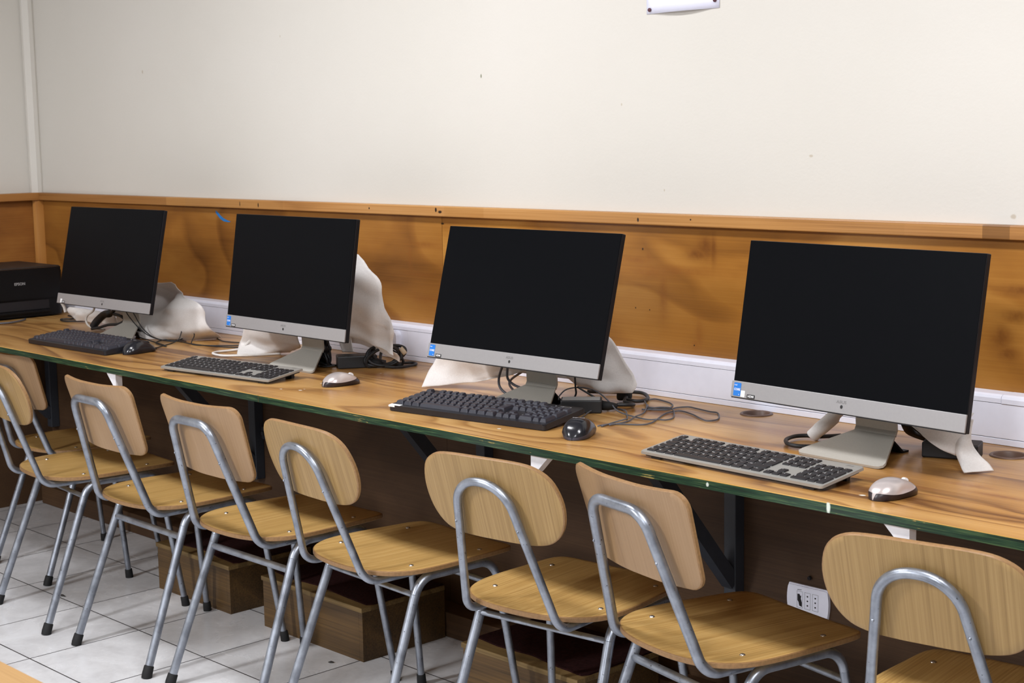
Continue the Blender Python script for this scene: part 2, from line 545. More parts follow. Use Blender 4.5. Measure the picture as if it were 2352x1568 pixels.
def fillet(verts, radii, n=9):
    """polyline with rounded corners; returns points and the index ranges of every arc"""
    vs = [Vector(v) for v in verts]
    out = [vs[0]]
    arcs = []
    for i in range(1, len(vs) - 1):
        p, a, b = vs[i], (vs[i - 1] - vs[i]).normalized(), (vs[i + 1] - vs[i]).normalized()
        r = radii[i - 1]
        ang = a.angle(b)
        d = r / math.tan(ang / 2)
        c = p + (a + b).normalized() * (r / math.sin(ang / 2))
        s, e = p + a * d, p + b * d
        u = s - c
        w_ = e - c
        tot = u.angle(w_)
        ax = u.cross(w_).normalized()
        st = len(out)
        for k in range(n + 1):
            out.append(c + Matrix.Rotation(tot * k / n, 3, ax) @ u)
        arcs.append((st, len(out) - 1))
    out.append(vs[-1])
    return out, arcs


def smooth_path(pts, n=8, closed=False):
    P = [Vector(p) for p in pts]
    if len(P) < 3:
        return P
    out = []
    N = len(P)
    for i in range(N if closed else N - 1):
        if closed:
            p0, p1, p2, p3 = P[i - 1], P[i], P[(i + 1) % N], P[(i + 2) % N]
        else:
            p0, p1, p2, p3 = P[max(i - 1, 0)], P[i], P[i + 1], P[min(i + 2, N - 1)]
        for k in range(n):
            t = k / n
            out.append(0.5 * ((2 * p1) + (p2 - p0) * t + (2 * p0 - 5 * p1 + 4 * p2 - p3) * t * t + (3 * p1 - p0 - 3 * p2 + p3) * t ** 3))
    if not closed:
        out.append(P[-1])
    return out


_txt = {}


def text_mesh(s, size, bold=False):
    """triangulated lettering in the XY plane, origin at its centre"""
    key = (s, size, bold)
    if key not in _txt:
        cu = bpy.data.curves.new('lettering', 'FONT')
        cu.body = s
        cu.size = size
        cu.align_x = 'CENTER'
        cu.align_y = 'CENTER'
        cu.resolution_u = 3
        if bold:
            cu.offset = size * 0.02
        ob = bpy.data.objects.new('lettering', cu)
        scene.collection.objects.link(ob)
        dg = bpy.context.evaluated_depsgraph_get()
        me = bpy.data.meshes.new_from_object(ob.evaluated_get(dg))
        bpy.data.objects.remove(ob)
        _txt[key] = ([v.co.copy() for v in me.vertices], [tuple(p.vertices) for p in me.polygons])
        bpy.data.meshes.remove(me)
    return _txt[key]


def add_text(bm, s, size, mat, mi=0, bold=False, sx=1.0):
    vs, fs = text_mesh(s, size, bold)
    nv = [bm.verts.new(mat @ Vector((v.x * sx, v.y, 0))) for v in vs]
    for f in fs:
        try:
            q = bm.faces.new([nv[i] for i in f])
            q.material_index = mi
        except ValueError:
            pass


def prism(bm, outline, lo, hi, axis='z', mi=0):
    """extrude a 2D outline along an axis"""
    def P(a, b, c):
        return {'z': (a, b, c), 'y': (a, c, b), 'x': (c, a, b)}[axis]
    A = [bm.verts.new(P(a, b, lo)) for a, b in outline]
    B = [bm.verts.new(P(a, b, hi)) for a, b in outline]
    n = len(A)
    for f in (A[::-1], B):
        bm.faces.new(f).material_index = mi
    for i in range(n):
        bm.faces.new((A[i], A[(i + 1) % n], B[(i + 1) % n], B[i])).material_index = mi


def rrect(w_, h, r, n=5, cx=0.0, cy=0.0):
    out = []
    for sx, sy, a0 in ((1, 1, 0), (-1, 1, PI / 2), (-1, -1, PI), (1, -1, 1.5 * PI)):
        for k in range(n + 1):
            a = a0 + PI / 2 * k / n
            out.append((cx + sx * (w_ / 2 - r) + r * math.cos(a), cy + sy * (h / 2 - r) + r * math.sin(a)))
    return out


def lathe(bm, prof, seg=24, c=(0, 0, 0), mi=0):
    rings = []
    for r, z in prof:
        rings.append([bm.verts.new((c[0] + r * math.cos(2 * PI * k / seg), c[1] + r * math.sin(2 * PI * k / seg), c[2] + z)) for k in range(seg)])
    for a, b in zip(rings, rings[1:]):
        for k in range(seg):
            bm.faces.new((a[k], a[(k + 1) % seg], b[(k + 1) % seg], b[k])).material_index = mi
    return rings


# ------------------------------------------------------------ room
WY = 0.645      # painted face of the wall behind the desk
PY = 0.638      # face of its plywood panelling
LX = -1.05      # painted face of the wall on the left
X1 = 6.4
Y0 = -5.5
ZC = 2.62
bm = bmesh.new(); box(bm, (LX - .1, Y0 - .1, -.1), (X1 + .1, WY + .1, 0)); structure(obj('floor', bm, 'tile'))
bm = bmesh.new(); box(bm, (LX - .1, Y0 - .1, ZC), (X1 + .1, WY + .1, ZC + .1)); structure(obj('ceiling', bm, 'wall_unseen_grey'))
bm = bmesh.new(); box(bm, (LX - .1, WY, 0), (X1 + .1, WY + .1, ZC)); structure(obj('wall_back', bm, 'wall'))
bm = bmesh.new(); box(bm, (LX - .1, Y0, 0), (LX, WY, ZC)); structure(obj('wall_left', bm, 'wall'))
bm = bmesh.new(); box(bm, (X1, Y0, 0), (X1 + .1, WY, ZC)); structure(obj('wall_right', bm, 'wall_unseen_grey'))
bm = bmesh.new(); box(bm, (LX - .1, Y0 - .1, 0), (X1 + .1, Y0, ZC)); structure(obj('wall_front', bm, 'wall_unseen_grey'))
# plywood panelling in sheets with hairline joints
xs = [LX + .012, 1.268, 3.708, 4.93]
for i in range(3):
    bm = bmesh.new(); box(bm, (xs[i] + .0007, PY, .742), (xs[i + 1] - .0007, WY, 1.152)); structure(obj('wall_back_panel', bm, 'panel_red' if i == 0 else 'panel'))
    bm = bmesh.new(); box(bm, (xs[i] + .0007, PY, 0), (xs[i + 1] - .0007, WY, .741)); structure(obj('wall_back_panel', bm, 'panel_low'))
bm = bmesh.new(); box(bm, (LX, -1.4, .742), (LX + .012, PY, 1.152)); structure(obj('wall_left_panel', bm, 'panel_side'))
bm = bmesh.new(); box(bm, (LX, -1.4, 0), (LX + .012, PY, .741)); structure(obj('wall_left_panel', bm, 'panel_low'))  # left panel below desk height coloured dark for the shade under it
# cap rails
bm = bmesh.new(); box(bm, (-1.0, .617, 1.1505), (5.0, WY, 1.1785), bev=.0025); structure(obj('trim_1', bm, 'trim', smooth=False))
bm = bmesh.new(); box(bm, (LX, -1.4, 1.1505), (-1.0005, WY, 1.1785), bev=.0025); structure(obj('trim_2', bm, 'trim_side'))
# corner mouldings: timber below, painted above
bm = bmesh.new(); prism(bm, [(-1.038, .638), (-1.038, .612), (-1.034, .606), (-1.022, .603), (-1.012, .608), (-1.008, .618), (-1.008, .638)], .7502, 1.1505); structure(obj('trim_3', bm, 'trim_post', smooth=True, angle=35))
bm = bmesh.new(); prism(bm, [(LX, WY), (LX, .612), (-1.043, .606), (-1.030, .606), (-1.012, .622), (-1.012, .637), (-1.016, WY)], 1.1785, ZC); structure(obj('trim_4', bm, 'wall'))
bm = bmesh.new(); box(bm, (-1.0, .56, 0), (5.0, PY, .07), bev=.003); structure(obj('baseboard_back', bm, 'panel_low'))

# ------------------------------------------------------------ worktop
DZ = 0.75
HOLES = [(2.402, .553), (3.030, .512)]


def board(name, x0, x1, label, holes=()):
    b2 = bmesh.new()
    bmesh.ops.create_cube(b2, size=1)
    lo, hi = (x0, -.027, DZ - .018), (x1, PY - .001, DZ)
    for v in b2.verts:
        v.co = Vector([(lo[i] + hi[i]) / 2 + v.co[i] * (hi[i] - lo[i]) for i in range(3)])
    for f in b2.faces:
        f.material_index = 1 if abs(f.normal.y + 1) < .1 or f.calc_center_median().y < -.02 else 0
    me = bpy.data.meshes.new(name)
    b2.to_mesh(me)
    b2.free()
    me.materials.append(M['desk'])
    me.materials.append(M['edge'])
    o = link(bpy.data.objects.new(name, me))
    if holes:
        cut = bmesh.new()
        for hx, hy in holes:
            bmesh.ops.create_cone(cut, cap_ends=True, segments=40, radius1=.031, radius2=.031, depth=.2, matrix=Matrix.Translation((hx, hy, DZ)))
        cm = bpy.data.meshes.new('cut')
        cut.to_mesh(cm)
        cut.free()
        co = link(bpy.data.objects.new('cut', cm))
        md = o.modifiers.new('holes', 'BOOLEAN')
        md.object = co
        md.operation = 'DIFFERENCE'
        md.solver = 'EXACT'
        dg = bpy.context.evaluated_depsgraph_get()
        me2 = bpy.data.meshes.new_from_object(o.evaluated_get(dg))
        o.modifiers.clear()
        o.data = me2
        bpy.data.objects.remove(co)
    return tag(o, label, 'desk')


board('worktop', LX + .013, 1.3335, 'left plywood worktop with green front edge, under the first two monitors')
board('worktop', 1.3345, 4.6, 'right plywood worktop with green front edge and two cable holes', HOLES)
for i, (hx, hy) in enumerate(HOLES):
    t = thing('cable_grommet', ['brown cable grommet in worktop between third and fourth monitors', 'brown cable grommet in worktop right of the fourth monitor'][i], 'grommet', (hx, hy, DZ), 0, 'grommets in the worktop')
    bm = bmesh.new()
    lathe(bm, [(.0295, -.02), (.0295, .0012), (.0310, .0028), (.0345, .0028), (.0362, .0012), (.0364, .0004), (.0305, .0002), (.0305, -.02), (.0295, -.02)], 40)
    obj('ring', bm, 'grommet', t, True, 50)
    bm = bmesh.new()
    bmesh.ops.create_cone(bm, cap_ends=True, segments=40, radius1=.0294, radius2=.0294, depth=.002, matrix=Matrix.Translation((0, 0, -.016)))
    obj('cover_plate', bm, 'dark_hole', t)

# steel brackets carrying the worktop
BR = [(-.99, 'charcoal steel desk bracket nearest the left corner of the room'), (.366, 'charcoal steel desk bracket with bolt plate, below the second keyboard'),
      (1.44, 'charcoal steel desk bracket mostly hidden by the oval chair below third monitor'), (2.287, 'charcoal steel desk bracket left of the power outlet'), (4.0, 'charcoal steel desk bracket beyond the right side of the picture')]
for bx, lab in BR[:4]:
    t = thing('desk_bracket', lab, 'bracket', (bx, PY, 0), 0, 'steel brackets under the worktop')
    h = .017
    bm = bmesh.new(); box(bm, (-h, -.034, .29), (h, -.0005, .700), bev=.002); obj('post', bm, 'bracket', t)
    bm = bmesh.new(); box(bm, (-h, -.52, .700), (h, -.0005, .7315), bev=.002); obj('arm', bm, 'bracket', t)
    bm = bmesh.new()
    a, b = Vector((0, -.345, .702)), Vector((0, -.030, .335))
    d = (b - a).normalized()
    n = Vector((0, d.z, -d.y)) * .017
    L = []
    for s in (-1, 1):
        L.append([bm.verts.new(q) for q in (a + n + Vector((s * .015, 0, 0)), a - n + Vector((s * .015, 0, 0)), b - n + Vector((s * .015, 0, 0)), b + n + Vector((s * .015, 0, 0)))])
    for f in (L[0], L[1][::-1]):
        bm.faces.new(f)
    for k in range(4):
        bm.faces.new((L[0][k], L[0][(k + 1) % 4], L[1][(k + 1) % 4], L[1][k]))
    obj('strut', bm, 'bracket', t)
    bm = bmesh.new(); box(bm, (.02, -.012, .42), (.05, -.0005, .46), bev=.002); tube(bm, [(.035, -.012, .44), (.035, -.02, .44)], .007, 6)
    if .3 < bx < 2:
        obj('bolt_plate', bm, 'bracket', t)
    else:
        bm.free()
# small white angle supports under the front edge
for i, (x0, sgn, lab) in enumerate(((.622, -1, 'white triangular support under the worktop, far left of the three'), (2.292, 1, 'white triangular support under the worktop, near third mouse'), (3.133, -1, 'white triangular support under the worktop, above the nearest oval chair'))):
    t = thing('shelf_support', lab, 'bracket', (x0, -.006, DZ - .018), 0, 'white supports under the front edge')
    bm = bmesh.new()
    s = sgn
    prism(bm, [(-s * .016, -.0003), (s * .034, -.0003), (-s * .002, -.036), (-s * .016, -.036)], -.014, .006, 'y')
    obj('gusset', bm, 'white_paint', t)
    bm = bmesh.new(); box(bm, (-.015, .0062, -.004), (.015, .06, -.0005), bev=.001); obj('flange', bm, 'white_paint', t)

# ------------------------------------------------------------ cable trunking on the wall
t = thing('cable_trunking', 'long white plastic cable trunking along the wall above the worktop', 'trunking', (0, PY, DZ))
TX0, TX1 = LX + .013, 4.6
bm = bmesh.new(); box(bm, (TX0, -.044, .0005), (TX1, -.0005, .0965)); obj('base_channel', bm, 'groove', t)
bm = bmesh.new()
prism(bm, [(-.0005, .0966), (-.0005, .0995), (-.040, .0995), (-.046, .097), (-.048, .092), (-.048, .0832), (-.0441, .0832), (-.0441, .0966)], TX0, 2.9675, 'x')
prism(bm, [(-.0005, .0966), (-.0005, .0998), (-.0405, .0998), (-.0465, .0973), (-.0486, .092), (-.0486, .0828), (-.0441, .0828), (-.0441, .0966)], 2.9688, TX1, 'x')
obj('top_lip', bm, 'pvc', t)
bm = bmesh.new(); box(bm, (TX0, -.0475, .0005), (TX1, -.0441, .0128), bev=.0008); obj('bottom_lip', bm, 'pvc', t)
bm = bmesh.new(); box(bm, (TX0, -.0472, .0138), (1.060, -.0441, .0822), bev=.0008); box(bm, (1.1655, -.0472, .0138), (TX1, -.0441, .0822), bev=.0008); obj('cover', bm, 'pvc', t)
bm = bmesh.new(); box(bm, (1.0605, -.0468, .0138), (1.165, -.0441, .0822), bev=.0008); obj('socket_plate', bm, 'pvc', t)
t = thing('plug_adapter', 'white plug adapter in the trunking behind the second monitor', 'plug', (1.122, PY - .0470, DZ + .046))
bm = bmesh.new(); b2 = bmesh.new(); prism(b2, rrect(.034, .066, .014, 6), -.020, 0, 'y'); merge(bm, b2); obj('body', bm, 'pvc', t)
bm = bmesh.new(); box(bm, (.0165, -.013, -.012), (.0178, -.009, -.002)); obj('switch', bm, 'groove', t)

# ------------------------------------------------------------ outlet plate below the worktop
t = thing('wall_outlet', 'white three-module power outlet with a burnt first socket, on the panelling', 'outlet', (2.4865, PY, .325))
bm = bmesh.new()
pl = []
for k in range(9):
    pl.append((-.052 - .004 * math.sin(PI * k / 8), .034 - .068 * k / 8))
for k in range(9):
    pl.append((.052 + .004 * math.sin(PI * k / 8), -.034 + .068 * k / 8))
prism(bm, pl, -.008, -.0004, 'y')
bmesh.ops.bevel(bm, geom=[e for e in bm.edges if all(abs(v.co.y + .008) < 1e-5 for v in e.verts)], offset=.003, segments=2, affect='EDGES')
obj('plate', bm, 'pvc', t, True, 40)
for k, cx in enumerate((-.021, 0, .021)):
    s = bmesh.new()
    for (a, b_, c, d) in ((-.0078, .0074, -.019, -.0186), (-.0078, .0074, .0186, .019)):
        box(s, (cx + a, -.0083, c), (cx + b_, -.0079, d), 1)
    for a in (-.0078, .0074):
        box(s, (cx + a, -.0083, -.019), (cx + a + .0004, -.0079, .019), 1)
    if k == 0:
        b2 = bmesh.new()
        bl = [(cx - .006, .012), (cx - .001, .013), (cx + .002, .008), (cx + .004, .010), (cx + .003, .002), (cx + .006, -.006), (cx + .006, -.016), (cx - .001, -.014), (cx - .003, -.006), (cx - .006, -.002)]
        prism(b2, bl, -.0084, -.0079, 'y'); merge(s, b2, 1)
        b2 = bmesh.new(); prism(b2, [(cx - .007, .0215), (cx + .005, .0225), (cx + .005, .0235), (cx - .006, .0225)], -.0084, -.0079, 'y'); merge(s, b2, 1)
    else:
        for dz in (-.0105, 0, .0105):
            b2 = bmesh.new(); prism(b2, [(cx + .0019 * math.cos(q * PI / 6), dz + .0019 * math.sin(q * PI / 6)) for q in range(12)], -.0084, -.0079, 'y'); merge(s, b2, 1)
    o = obj('socket', s, ['pvc', 'socket_hole'], t)
    if k == 0:
        o['label'] = 'burnt blackened socket'
bm = bmesh.new(); lathe(bm, [(.001, .0), (.005, -.003), (.004, -.008), (.0005, -.009)], 10)
o = obj('wall_plug_hole', bm, 'socket_hole'); o.location = (2.489, PY, .378); o.rotation_euler = (-PI / 2, 0, 0)
tag(o, 'small dark plug in the panelling above the power outlet', 'wall plug')

# ------------------------------------------------------------ chairs
def outline_smooth(pts, n=5):
    return [(p.x, p.y) for p in smooth_path([(a, b, 0) for a, b in pts], n, True)]


def seat_bm():
    half = [(0, -.157), (.07, -.151), (.125, -.131), (.163, -.098), (.184, -.05), (.188, .02), (.181, .12), (.174, .19), (.160, .224), (.128, .236), (.06, .239)]
    ol = outline_smooth(half + [(0, .24)] + [(-a, b) for a, b in half[:0:-1]], 4)
    bm = bmesh.new()
    cx, cy = 0, .04

    def z(x, y):
        d = .431 - .0065 * (1 - (x / .19) ** 2) * (1 - max(0, (-.05 - y) / .12)) - .25 * max(0, y - .19) ** 1.5
        return d
    T = .0115
    rings = []
    for s, dz in ((.25, 0), (.5, 0), (.75, 0), (.93, 0), (.988, 0), (1, -.0018), (1, -T + .0018), (.988, -T), (.75, -T), (.3, -T)):
        rings.append([bm.verts.new((cx + (x - cx) * s, cy + (y - cy) * s, z(cx + (x - cx) * s, cy + (y - cy) * s) + dz)) for x, y in ol])
    N = len(ol)
    for i, (a, b) in enumerate(zip(rings, rings[1:])):
        for k in range(N):
            bm.faces.new((a[k], a[(k + 1) % N], b[(k + 1) % N], b[k])).material_index = 1 if 4 <= i <= 6 else 0
    bm.faces.new(rings[0])
    bm.faces.new(rings[-1])
    return bm


def back_bm(kind):
    if kind == 'O':
        half = [(0, .174), (.07, .173), (.122, .165), (.157, .142), (.173, .102), (.172, .062), (.158, .03), (.133, .009), (.097, .001), (.05, 0)]
        z0, y0, sl, zr = .577, -.171, -.305, .45
        ol = outline_smooth(half + [(0, 0)] + [(-a, b) for a, b in half[:0:-1]], 4)
    else:
        z0, y0, sl, zr = .560, -.146, -.300, .45
        raw = []
        w0, w1, h, r = .164, .173, .186, .030
        for (cx, cz, a0) in ((w1 - r, h - r, 0), (-w1 + r, h - r, PI / 2), (-w0 + r, r, PI), (w0 - r, r, 1.5 * PI)):
            for k in range(7):
                a = a0 + PI / 2 * k / 6
                raw.append((cx + r * math.cos(a), cz + r * math.sin(a)))
        ol = []
        for i, p in enumerate(raw):
            q = raw[(i + 1) % len(raw)]
            L = math.hypot(q[0] - p[0], q[1] - p[1])
            m_ = max(1, int(L / .02))
            for k in range(m_):
                ol.append((p[0] + (q[0] - p[0]) * k / m_, p[1] + (q[1] - p[1]) * k / m_))
    nrm = Vector((0, 1, -sl)).normalized()
    cz = .1

    def P(x, v, t):
        zz = z0 + v
        base = Vector((x, y0 + sl * (zz - zr), zz))
        curve = (.10 if kind == 'O' else .14) * max(0, abs(x) - .03) ** 1.7 / (.15 ** .7)
        return base + nrm * (.0112 + (.0 if kind == 'O' else .001) + curve + t)
    T = .0095
    bm = bmesh.new()
    rings = []
    for s, t in ((.2, 0), (.45, 0), (.7, 0), (.9, 0), (.985, 0), (1, .0016), (1, T - .0016), (.985, T), (.9, T), (.7, T), (.45, T), (.2, T)):
        rings.append([bm.verts.new(P(x * s, cz + (v - cz) * s, t)) for x, v in ol])
    N = len(ol)
    for i, (a, b) in enumerate(zip(rings, rings[1:])):
        for k in range(N):
            bm.faces.new((a[k], a[(k + 1) % N], b[(k + 1) % N], b[k])).material_index = 1 if 4 <= i <= 6 else 0
    bm.faces.new(rings[0])
    bm.faces.new(rings[-1])
    return bm


def make_chair(kind, label):
    t = thing('school_chair', label, 'chair', group='school chairs along the worktop')
    obj('seat', seat_bm(), ['seat', 'ply_edge'], t, True, 40)
    obj('backrest', back_bm(kind), ['back' if kind == 'O' else 'back_beech', 'ply_edge'], t, True, 40)
    # back hoop, running on under the seat
    if kind == 'O':
        xb, xt, yb, yt, r, r1 = .119, .060, -.156, -.251, .0088, .068
    else:
        xb, xt, yb, yt, r, r1 = .138, .080, -.1316, -.2265, .0104, .046
    p, _ = fillet([(xb, .15, .4065), (xb, yb, .4065), (xt, yt, .7065), (-xt, yt, .7065), (-xb, yb, .4065), (-xb, .15, .4065)], [.045, r1, r1, .045], 10)
    bm = bmesh.new(); tube(bm, p, r, 16); obj('back_hoop', bm, 'steel', t, True, 60)
    for s in (-1, 1):
        p, arcs = fillet([(s * .188, -.2, .004), (s * .166, -.045, .4065), (s * .1635, .170, .4065), (s * .197, .224, .004)], [.058, .050], 10)
        a0, a1 = arcs[0]
        b0, b1 = arcs[1]
        rear, rail, front = p[:a0 + 1], p[a0:b1 + 1], p[b1:]
        dirr = (rear[0] - rear[-1]).normalized()
        dirf = (front[-1] - front[0]).normalized()
        bm = bmesh.new(); tube(bm, rear, .0108, 16); lg = obj('leg', bm, 'steel', t, True, 60)
        bm = bmesh.new(); tube(bm, [rear[0] + Vector((0, 0, -.004)), rear[0] - dirr * .006, rear[0] - dirr * .026, rear[0] - dirr * .028], [.0138, .0138, .0130, .0112], 16); obj('rubber_foot', bm, 'rubber', lg, True, 50)
        rr = [.0108] * (b0 - a0 + 1) + [.0108 - .0019 * k / (b1 - b0) for k in range(1, b1 - b0 + 1)]
        bm = bmesh.new(); tube(bm, rail, rr, 16); obj('side_rail', bm, 'steel', t, True, 60)
        bm = bmesh.new(); tube(bm, front, .0089, 16); lg = obj('leg', bm, 'steel', t, True, 60)
        e = front[-1]
        bm = bmesh.new(); tube(bm, [e + Vector((0, 0, -.004)), e - dirf * .006, e - dirf * .023, e - dirf * .025], [.0120, .0120, .0112, .0095], 16); obj('rubber_foot', bm, 'rubber', lg, True, 50)
    bm = bmesh.new()
    if kind == 'R':
        tube(bm, [(-.169, -.0695, .343), (.169, -.0695, .343)], .0085, 12)
    else:
        tube(bm, [(-.166, -.058, .369), (.166, -.058, .369)], .0095, 12, flat=.6)
    obj('crossbar', bm, 'steel', t, True, 60)
    bm = bmesh.new(); tube(bm, [(-.170, .178, .345), (.170, .178, .345)], .0075, 12); obj('crossbar', bm, 'steel', t, True, 60)
    for sx in (-1, 1):
        for sy in (-.045, .150):
            zz = .431 - .0065 * (1 - (.137 / .19) ** 2)
            bm = bmesh.new(); lathe(bm, [(.0056, -.001), (.0052, .0012), (.003, .0024), (.0004, .0027)], 14, (sx * .1375, sy, zz)); obj('screw', bm, 'screw', t, True)
        # rivet holding the backrest to the hoop
        zz = .615
        k = (zz - .4065) / .3
        y_ = yb + (yt - yb) * k
        xx = xb + (xt - xb) * k
        bm = bmesh.new(); bmesh.ops.create_uvsphere(bm, u_segments=10, v_segments=6, radius=.003, matrix=Matrix.Translation((sx * xx, y_ - r, zz))); obj('rivet', bm, 'steel', t, True)
    return t


CH = [  # kind, x, y, yaw, label
    ('O', .334, .018, -.101, 'oval-backed plywood chair cut off by the left edge, in front of the tucked-in chair'),
    ('R', .838, .011, -.012, 'rectangular-backed plywood chair below the first keyboard and mouse'),
    ('R', 1.308, .018, -.006, 'rectangular-backed plywood chair standing below the second keyboard'),
    ('O', 1.757, .033, -.059, 'oval-backed plywood chair between second and third keyboards, seat showing fully to its right'),
    ('O', 2.272, .062, .122, 'oval-backed plywood chair below third keyboard, turned to show its whole back'),
    ('R', 2.666, .080, -.215, 'rectangular-backed plywood chair turned askew, seat reaching towards the wall outlet'),
    ('O', 3.217, .080, .146, 'oval-backed plywood chair at lower right, nearest of the row'),
    ('R', -.126, .226, .0, 'rectangular-backed plywood chair pushed fully under the worktop at far left'),
]
protos = {}
for kind, x, y, yaw, lab in CH:
    if kind not in protos:
        protos[kind] = c = make_chair(kind, lab)
        c.location = (x, y, 0)
        c.rotation_euler = (0, 0, yaw)
    else:
        c = dup(protos[kind], (x, y, 0), yaw)
        c['label'] = lab
    if x < 0:
        c.scale = (.95, .95, .955)

# ------------------------------------------------------------ wooden boxes under the worktop
for x0, x1, y0, h, lab in ((.334, .728, .262, .145, 'low wooden box with dark red top, leftmost under the worktop'),
                           (.886, 1.338, .268, .147, 'low wooden box with dark red top, middle one under the worktop'),
                           (1.722, 2.112, .276, .142, 'low wooden box with dark red top, under the third monitor')):
    t = thing('wooden_box', lab, 'box', ((x0 + x1) / 2, (y0 + .555) / 2, 0), 0, 'low wooden boxes under the worktop')
    hx, hy = (x1 - x0) / 2, (.555 - y0) / 2
    bm = bmesh.new()
    box(bm, (-hx + .002, -hy + .001, 0), (hx - .016, -hy + .014, h - .0135), 0)
    obj('front_panel', bm, 'boxwood', t)
    bm = bmesh.new()
    box(bm, (hx - .0155, -hy + .0005, 0), (hx, hy, h - .0135), 0, .0008)
    box(bm, (-hx, -hy + .015, 0), (-hx + .014, hy, h - .0135), 0)
    box(bm, (-hx + .015, hy - .014, 0), (hx - .016, hy, h - .0135), 0)
    obj('side_panels', bm, 'boxwood', t)
    bm = bmesh.new(); box(bm, (-hx - .002, -hy - .003, h - .0133), (hx + .002, hy, h), 0, .0015); obj('top', bm, 'boxworn', t)
    bm = bmesh.new()
    ol = [(-hx + .004, -hy + .045), (-hx + .09, -hy + .035), (-hx + .2, -hy + .045), (hx - .1, -hy + .03), (hx - .012, -hy + .024), (hx - .002, -hy + .04), (hx - .002, hy - .002), (-hx + .002, hy - .002)]
    prism(bm, ol, h + .0002, h + .004); obj('carpet', bm, 'maroon', t)

# ------------------------------------------------------------ all-in-one monitors
def make_monitor(label, z, tilt, ff=0.0, sx=0.0, zb=.052, yb=.112):
    t = thing('monitor', label, 'monitor', group='black all-in-one monitors on the worktop')
    W, H, D = .540, .313, .0135
    lo = z - DZ
    Rm = Matrix.Translation((0, 0, lo)) @ Matrix.Rotation(-tilt, 4, 'X')
    bm = bmesh.new()
    box(bm, (-W / 2, .001, 0), (W / 2, D, H), 0, .0015, Rm)
    box(bm, (-.2, D, .012), (.2, D + .03, .2), 0, .012, Rm)
    obj('casing', bm, 'casing', t)
    bm = bmesh.new(); box(bm, (-W / 2 + .0008, -.0004, .0335), (W / 2 - .0008, .0009, H - .0008), 0, .0, Rm); obj('screen', bm, 'screen', t)
    bm = bmesh.new(); box(bm, (-W / 2 - .002, -.0028, .0012), (W / 2 + .0004, .0009, .0334), 0, .0009, Rm); obj('bezel', bm, 'bezel', t)
    bm = bmesh.new(); box(bm, (-W / 2 + .0, -.0022, -.0006), (W / 2, .004, .0011), 0, 0, Rm); obj('lower_edge', bm, 'casing', t)

    def face(x, zz, y=-.0031):
        return Rm @ Matrix.Translation((x, y, zz)) @ Matrix.Rotation(PI / 2, 4, 'X')
    bm = bmesh.new(); add_text(bm, 'ASUS', .0075, face(.002, .0225), 0, True, 1.35); obj('logo', bm, 'logo', t)
    bm = bmesh.new(); b2 = bmesh.new(); prism(b2, [(.0028 * math.cos(q * PI / 8), .0034 * math.sin(q * PI / 8)) for q in range(16)], -.0034, -.0027, 'y'); merge(bm, b2, 0, Rm @ Matrix.Translation((.003, 0, .0138))); obj('power_light', bm, 'sticker_black', t)
    # stand: sloping foot plate, neck, rear support
    bm = bmesh.new()
    fr = [(-.048, .112), (-.098, .032), (-.0995, .024), (-.094, .0185), (-.086, .0170), (.086, .0170), (.094, .0185), (.0995, .024), (.098, .032), (.048, .112)]
    A, B = [], []
    for x, y in fr:
        y = .112 - (.112 - y) * (1 - ff)
        k = (y - .112 + .095 * (1 - ff)) / (.095 * (1 - ff))
        zz = .0052 + (zb - .0052) * k
        y += (yb - .112) * k
        A.append(bm.verts.new((x + sx, y, zz))); B.append(bm.verts.new((x + sx, y + .0012, zz - .0045)))
    bm.faces.new(A); bm.faces.new(B[::-1])
    for k in range(len(A)):
        bm.faces.new((A[k], B[k], B[(k + 1) % len(A)], A[(k + 1) % len(A)]))
    obj('foot_plate', bm, 'stand', t)
    bm = bmesh.new()
    pr = [(.1122, zb), (.1165, zb + .008), (.112, .13), (.085, .20), (.089, .202), (.1165, .131), (.121, zb + .008), (.1162, zb - .003)]
    pr = [(a + yb - .112, b) for a, b in pr]
    prism(bm, pr, sx - .048, sx + .048, 'x'); obj('neck', bm, 'stand', t)
    bm = bmesh.new()
    prism(bm, [(a + yb - .112, b) for a, b in [(.1125, zb - .004), (.1165, zb - .004), (.156, .004), (.172, .004), (.172, .0003), (.153, .0003)]], sx - .036, sx + .036, 'x'); obj('rear_foot', bm, 'casing', t)
    return t, Rm, face


def stickers(t, face, kind):
    W = .54
    if kind != 1:
        bm = bmesh.new(); add = Matrix
        f = face(-.2560, .0170, -.0029)
        b2 = bmesh.new(); prism(b2, rrect(.0185, .0262, .002, 3), 0, .0003, 'z'); merge(bm, b2, 0, f)
        g = lambda x, y: f @ Matrix.Translation((x, y, .0004))
        add_text(bm, 'CORE', .0062, g(0, -.0003), 1, True, .98)
        add_text(bm, 'intel', .0042, g(-.0045, .0085), 1)
        add_text(bm, 'i5', .0034, g(.0055, -.0098), 1)
        obj('sticker', bm, ['sticker_blue', 'sticker_white'], t)['label'] = 'blue processor sticker'
    x = {1: -.232, 2: -.232, 3: -.232, 4: -.219}[kind]
    bm = bmesh.new()
    f = face(x, .0062, -.0029)
    b2 = bmesh.new(); prism(b2, rrect(.0205, .0078, .0015, 3), 0, .0003, 'z'); merge(bm, b2, 0, f)
    add_text(bm, 'HDMI', .0060, f @ Matrix.Translation((0, 0, .0005)), 1, True, 1.05)
    obj('sticker', bm, ['sticker_black', 'sticker_white'], t)['label'] = 'small black HDMI sticker'
    if kind in (1, 4):
        bm = bmesh.new()
        f = face(-.2405 if kind == 4 else -.245, .0095, -.0029)
        b2 = bmesh.new(); prism(b2, rrect(.0105, .0125, .001, 3), 0, .0003, 'z'); merge(bm, b2, 0, f)
        obj('sticker', bm, 'sticker_white', t)['label'] = 'plain white sticker'


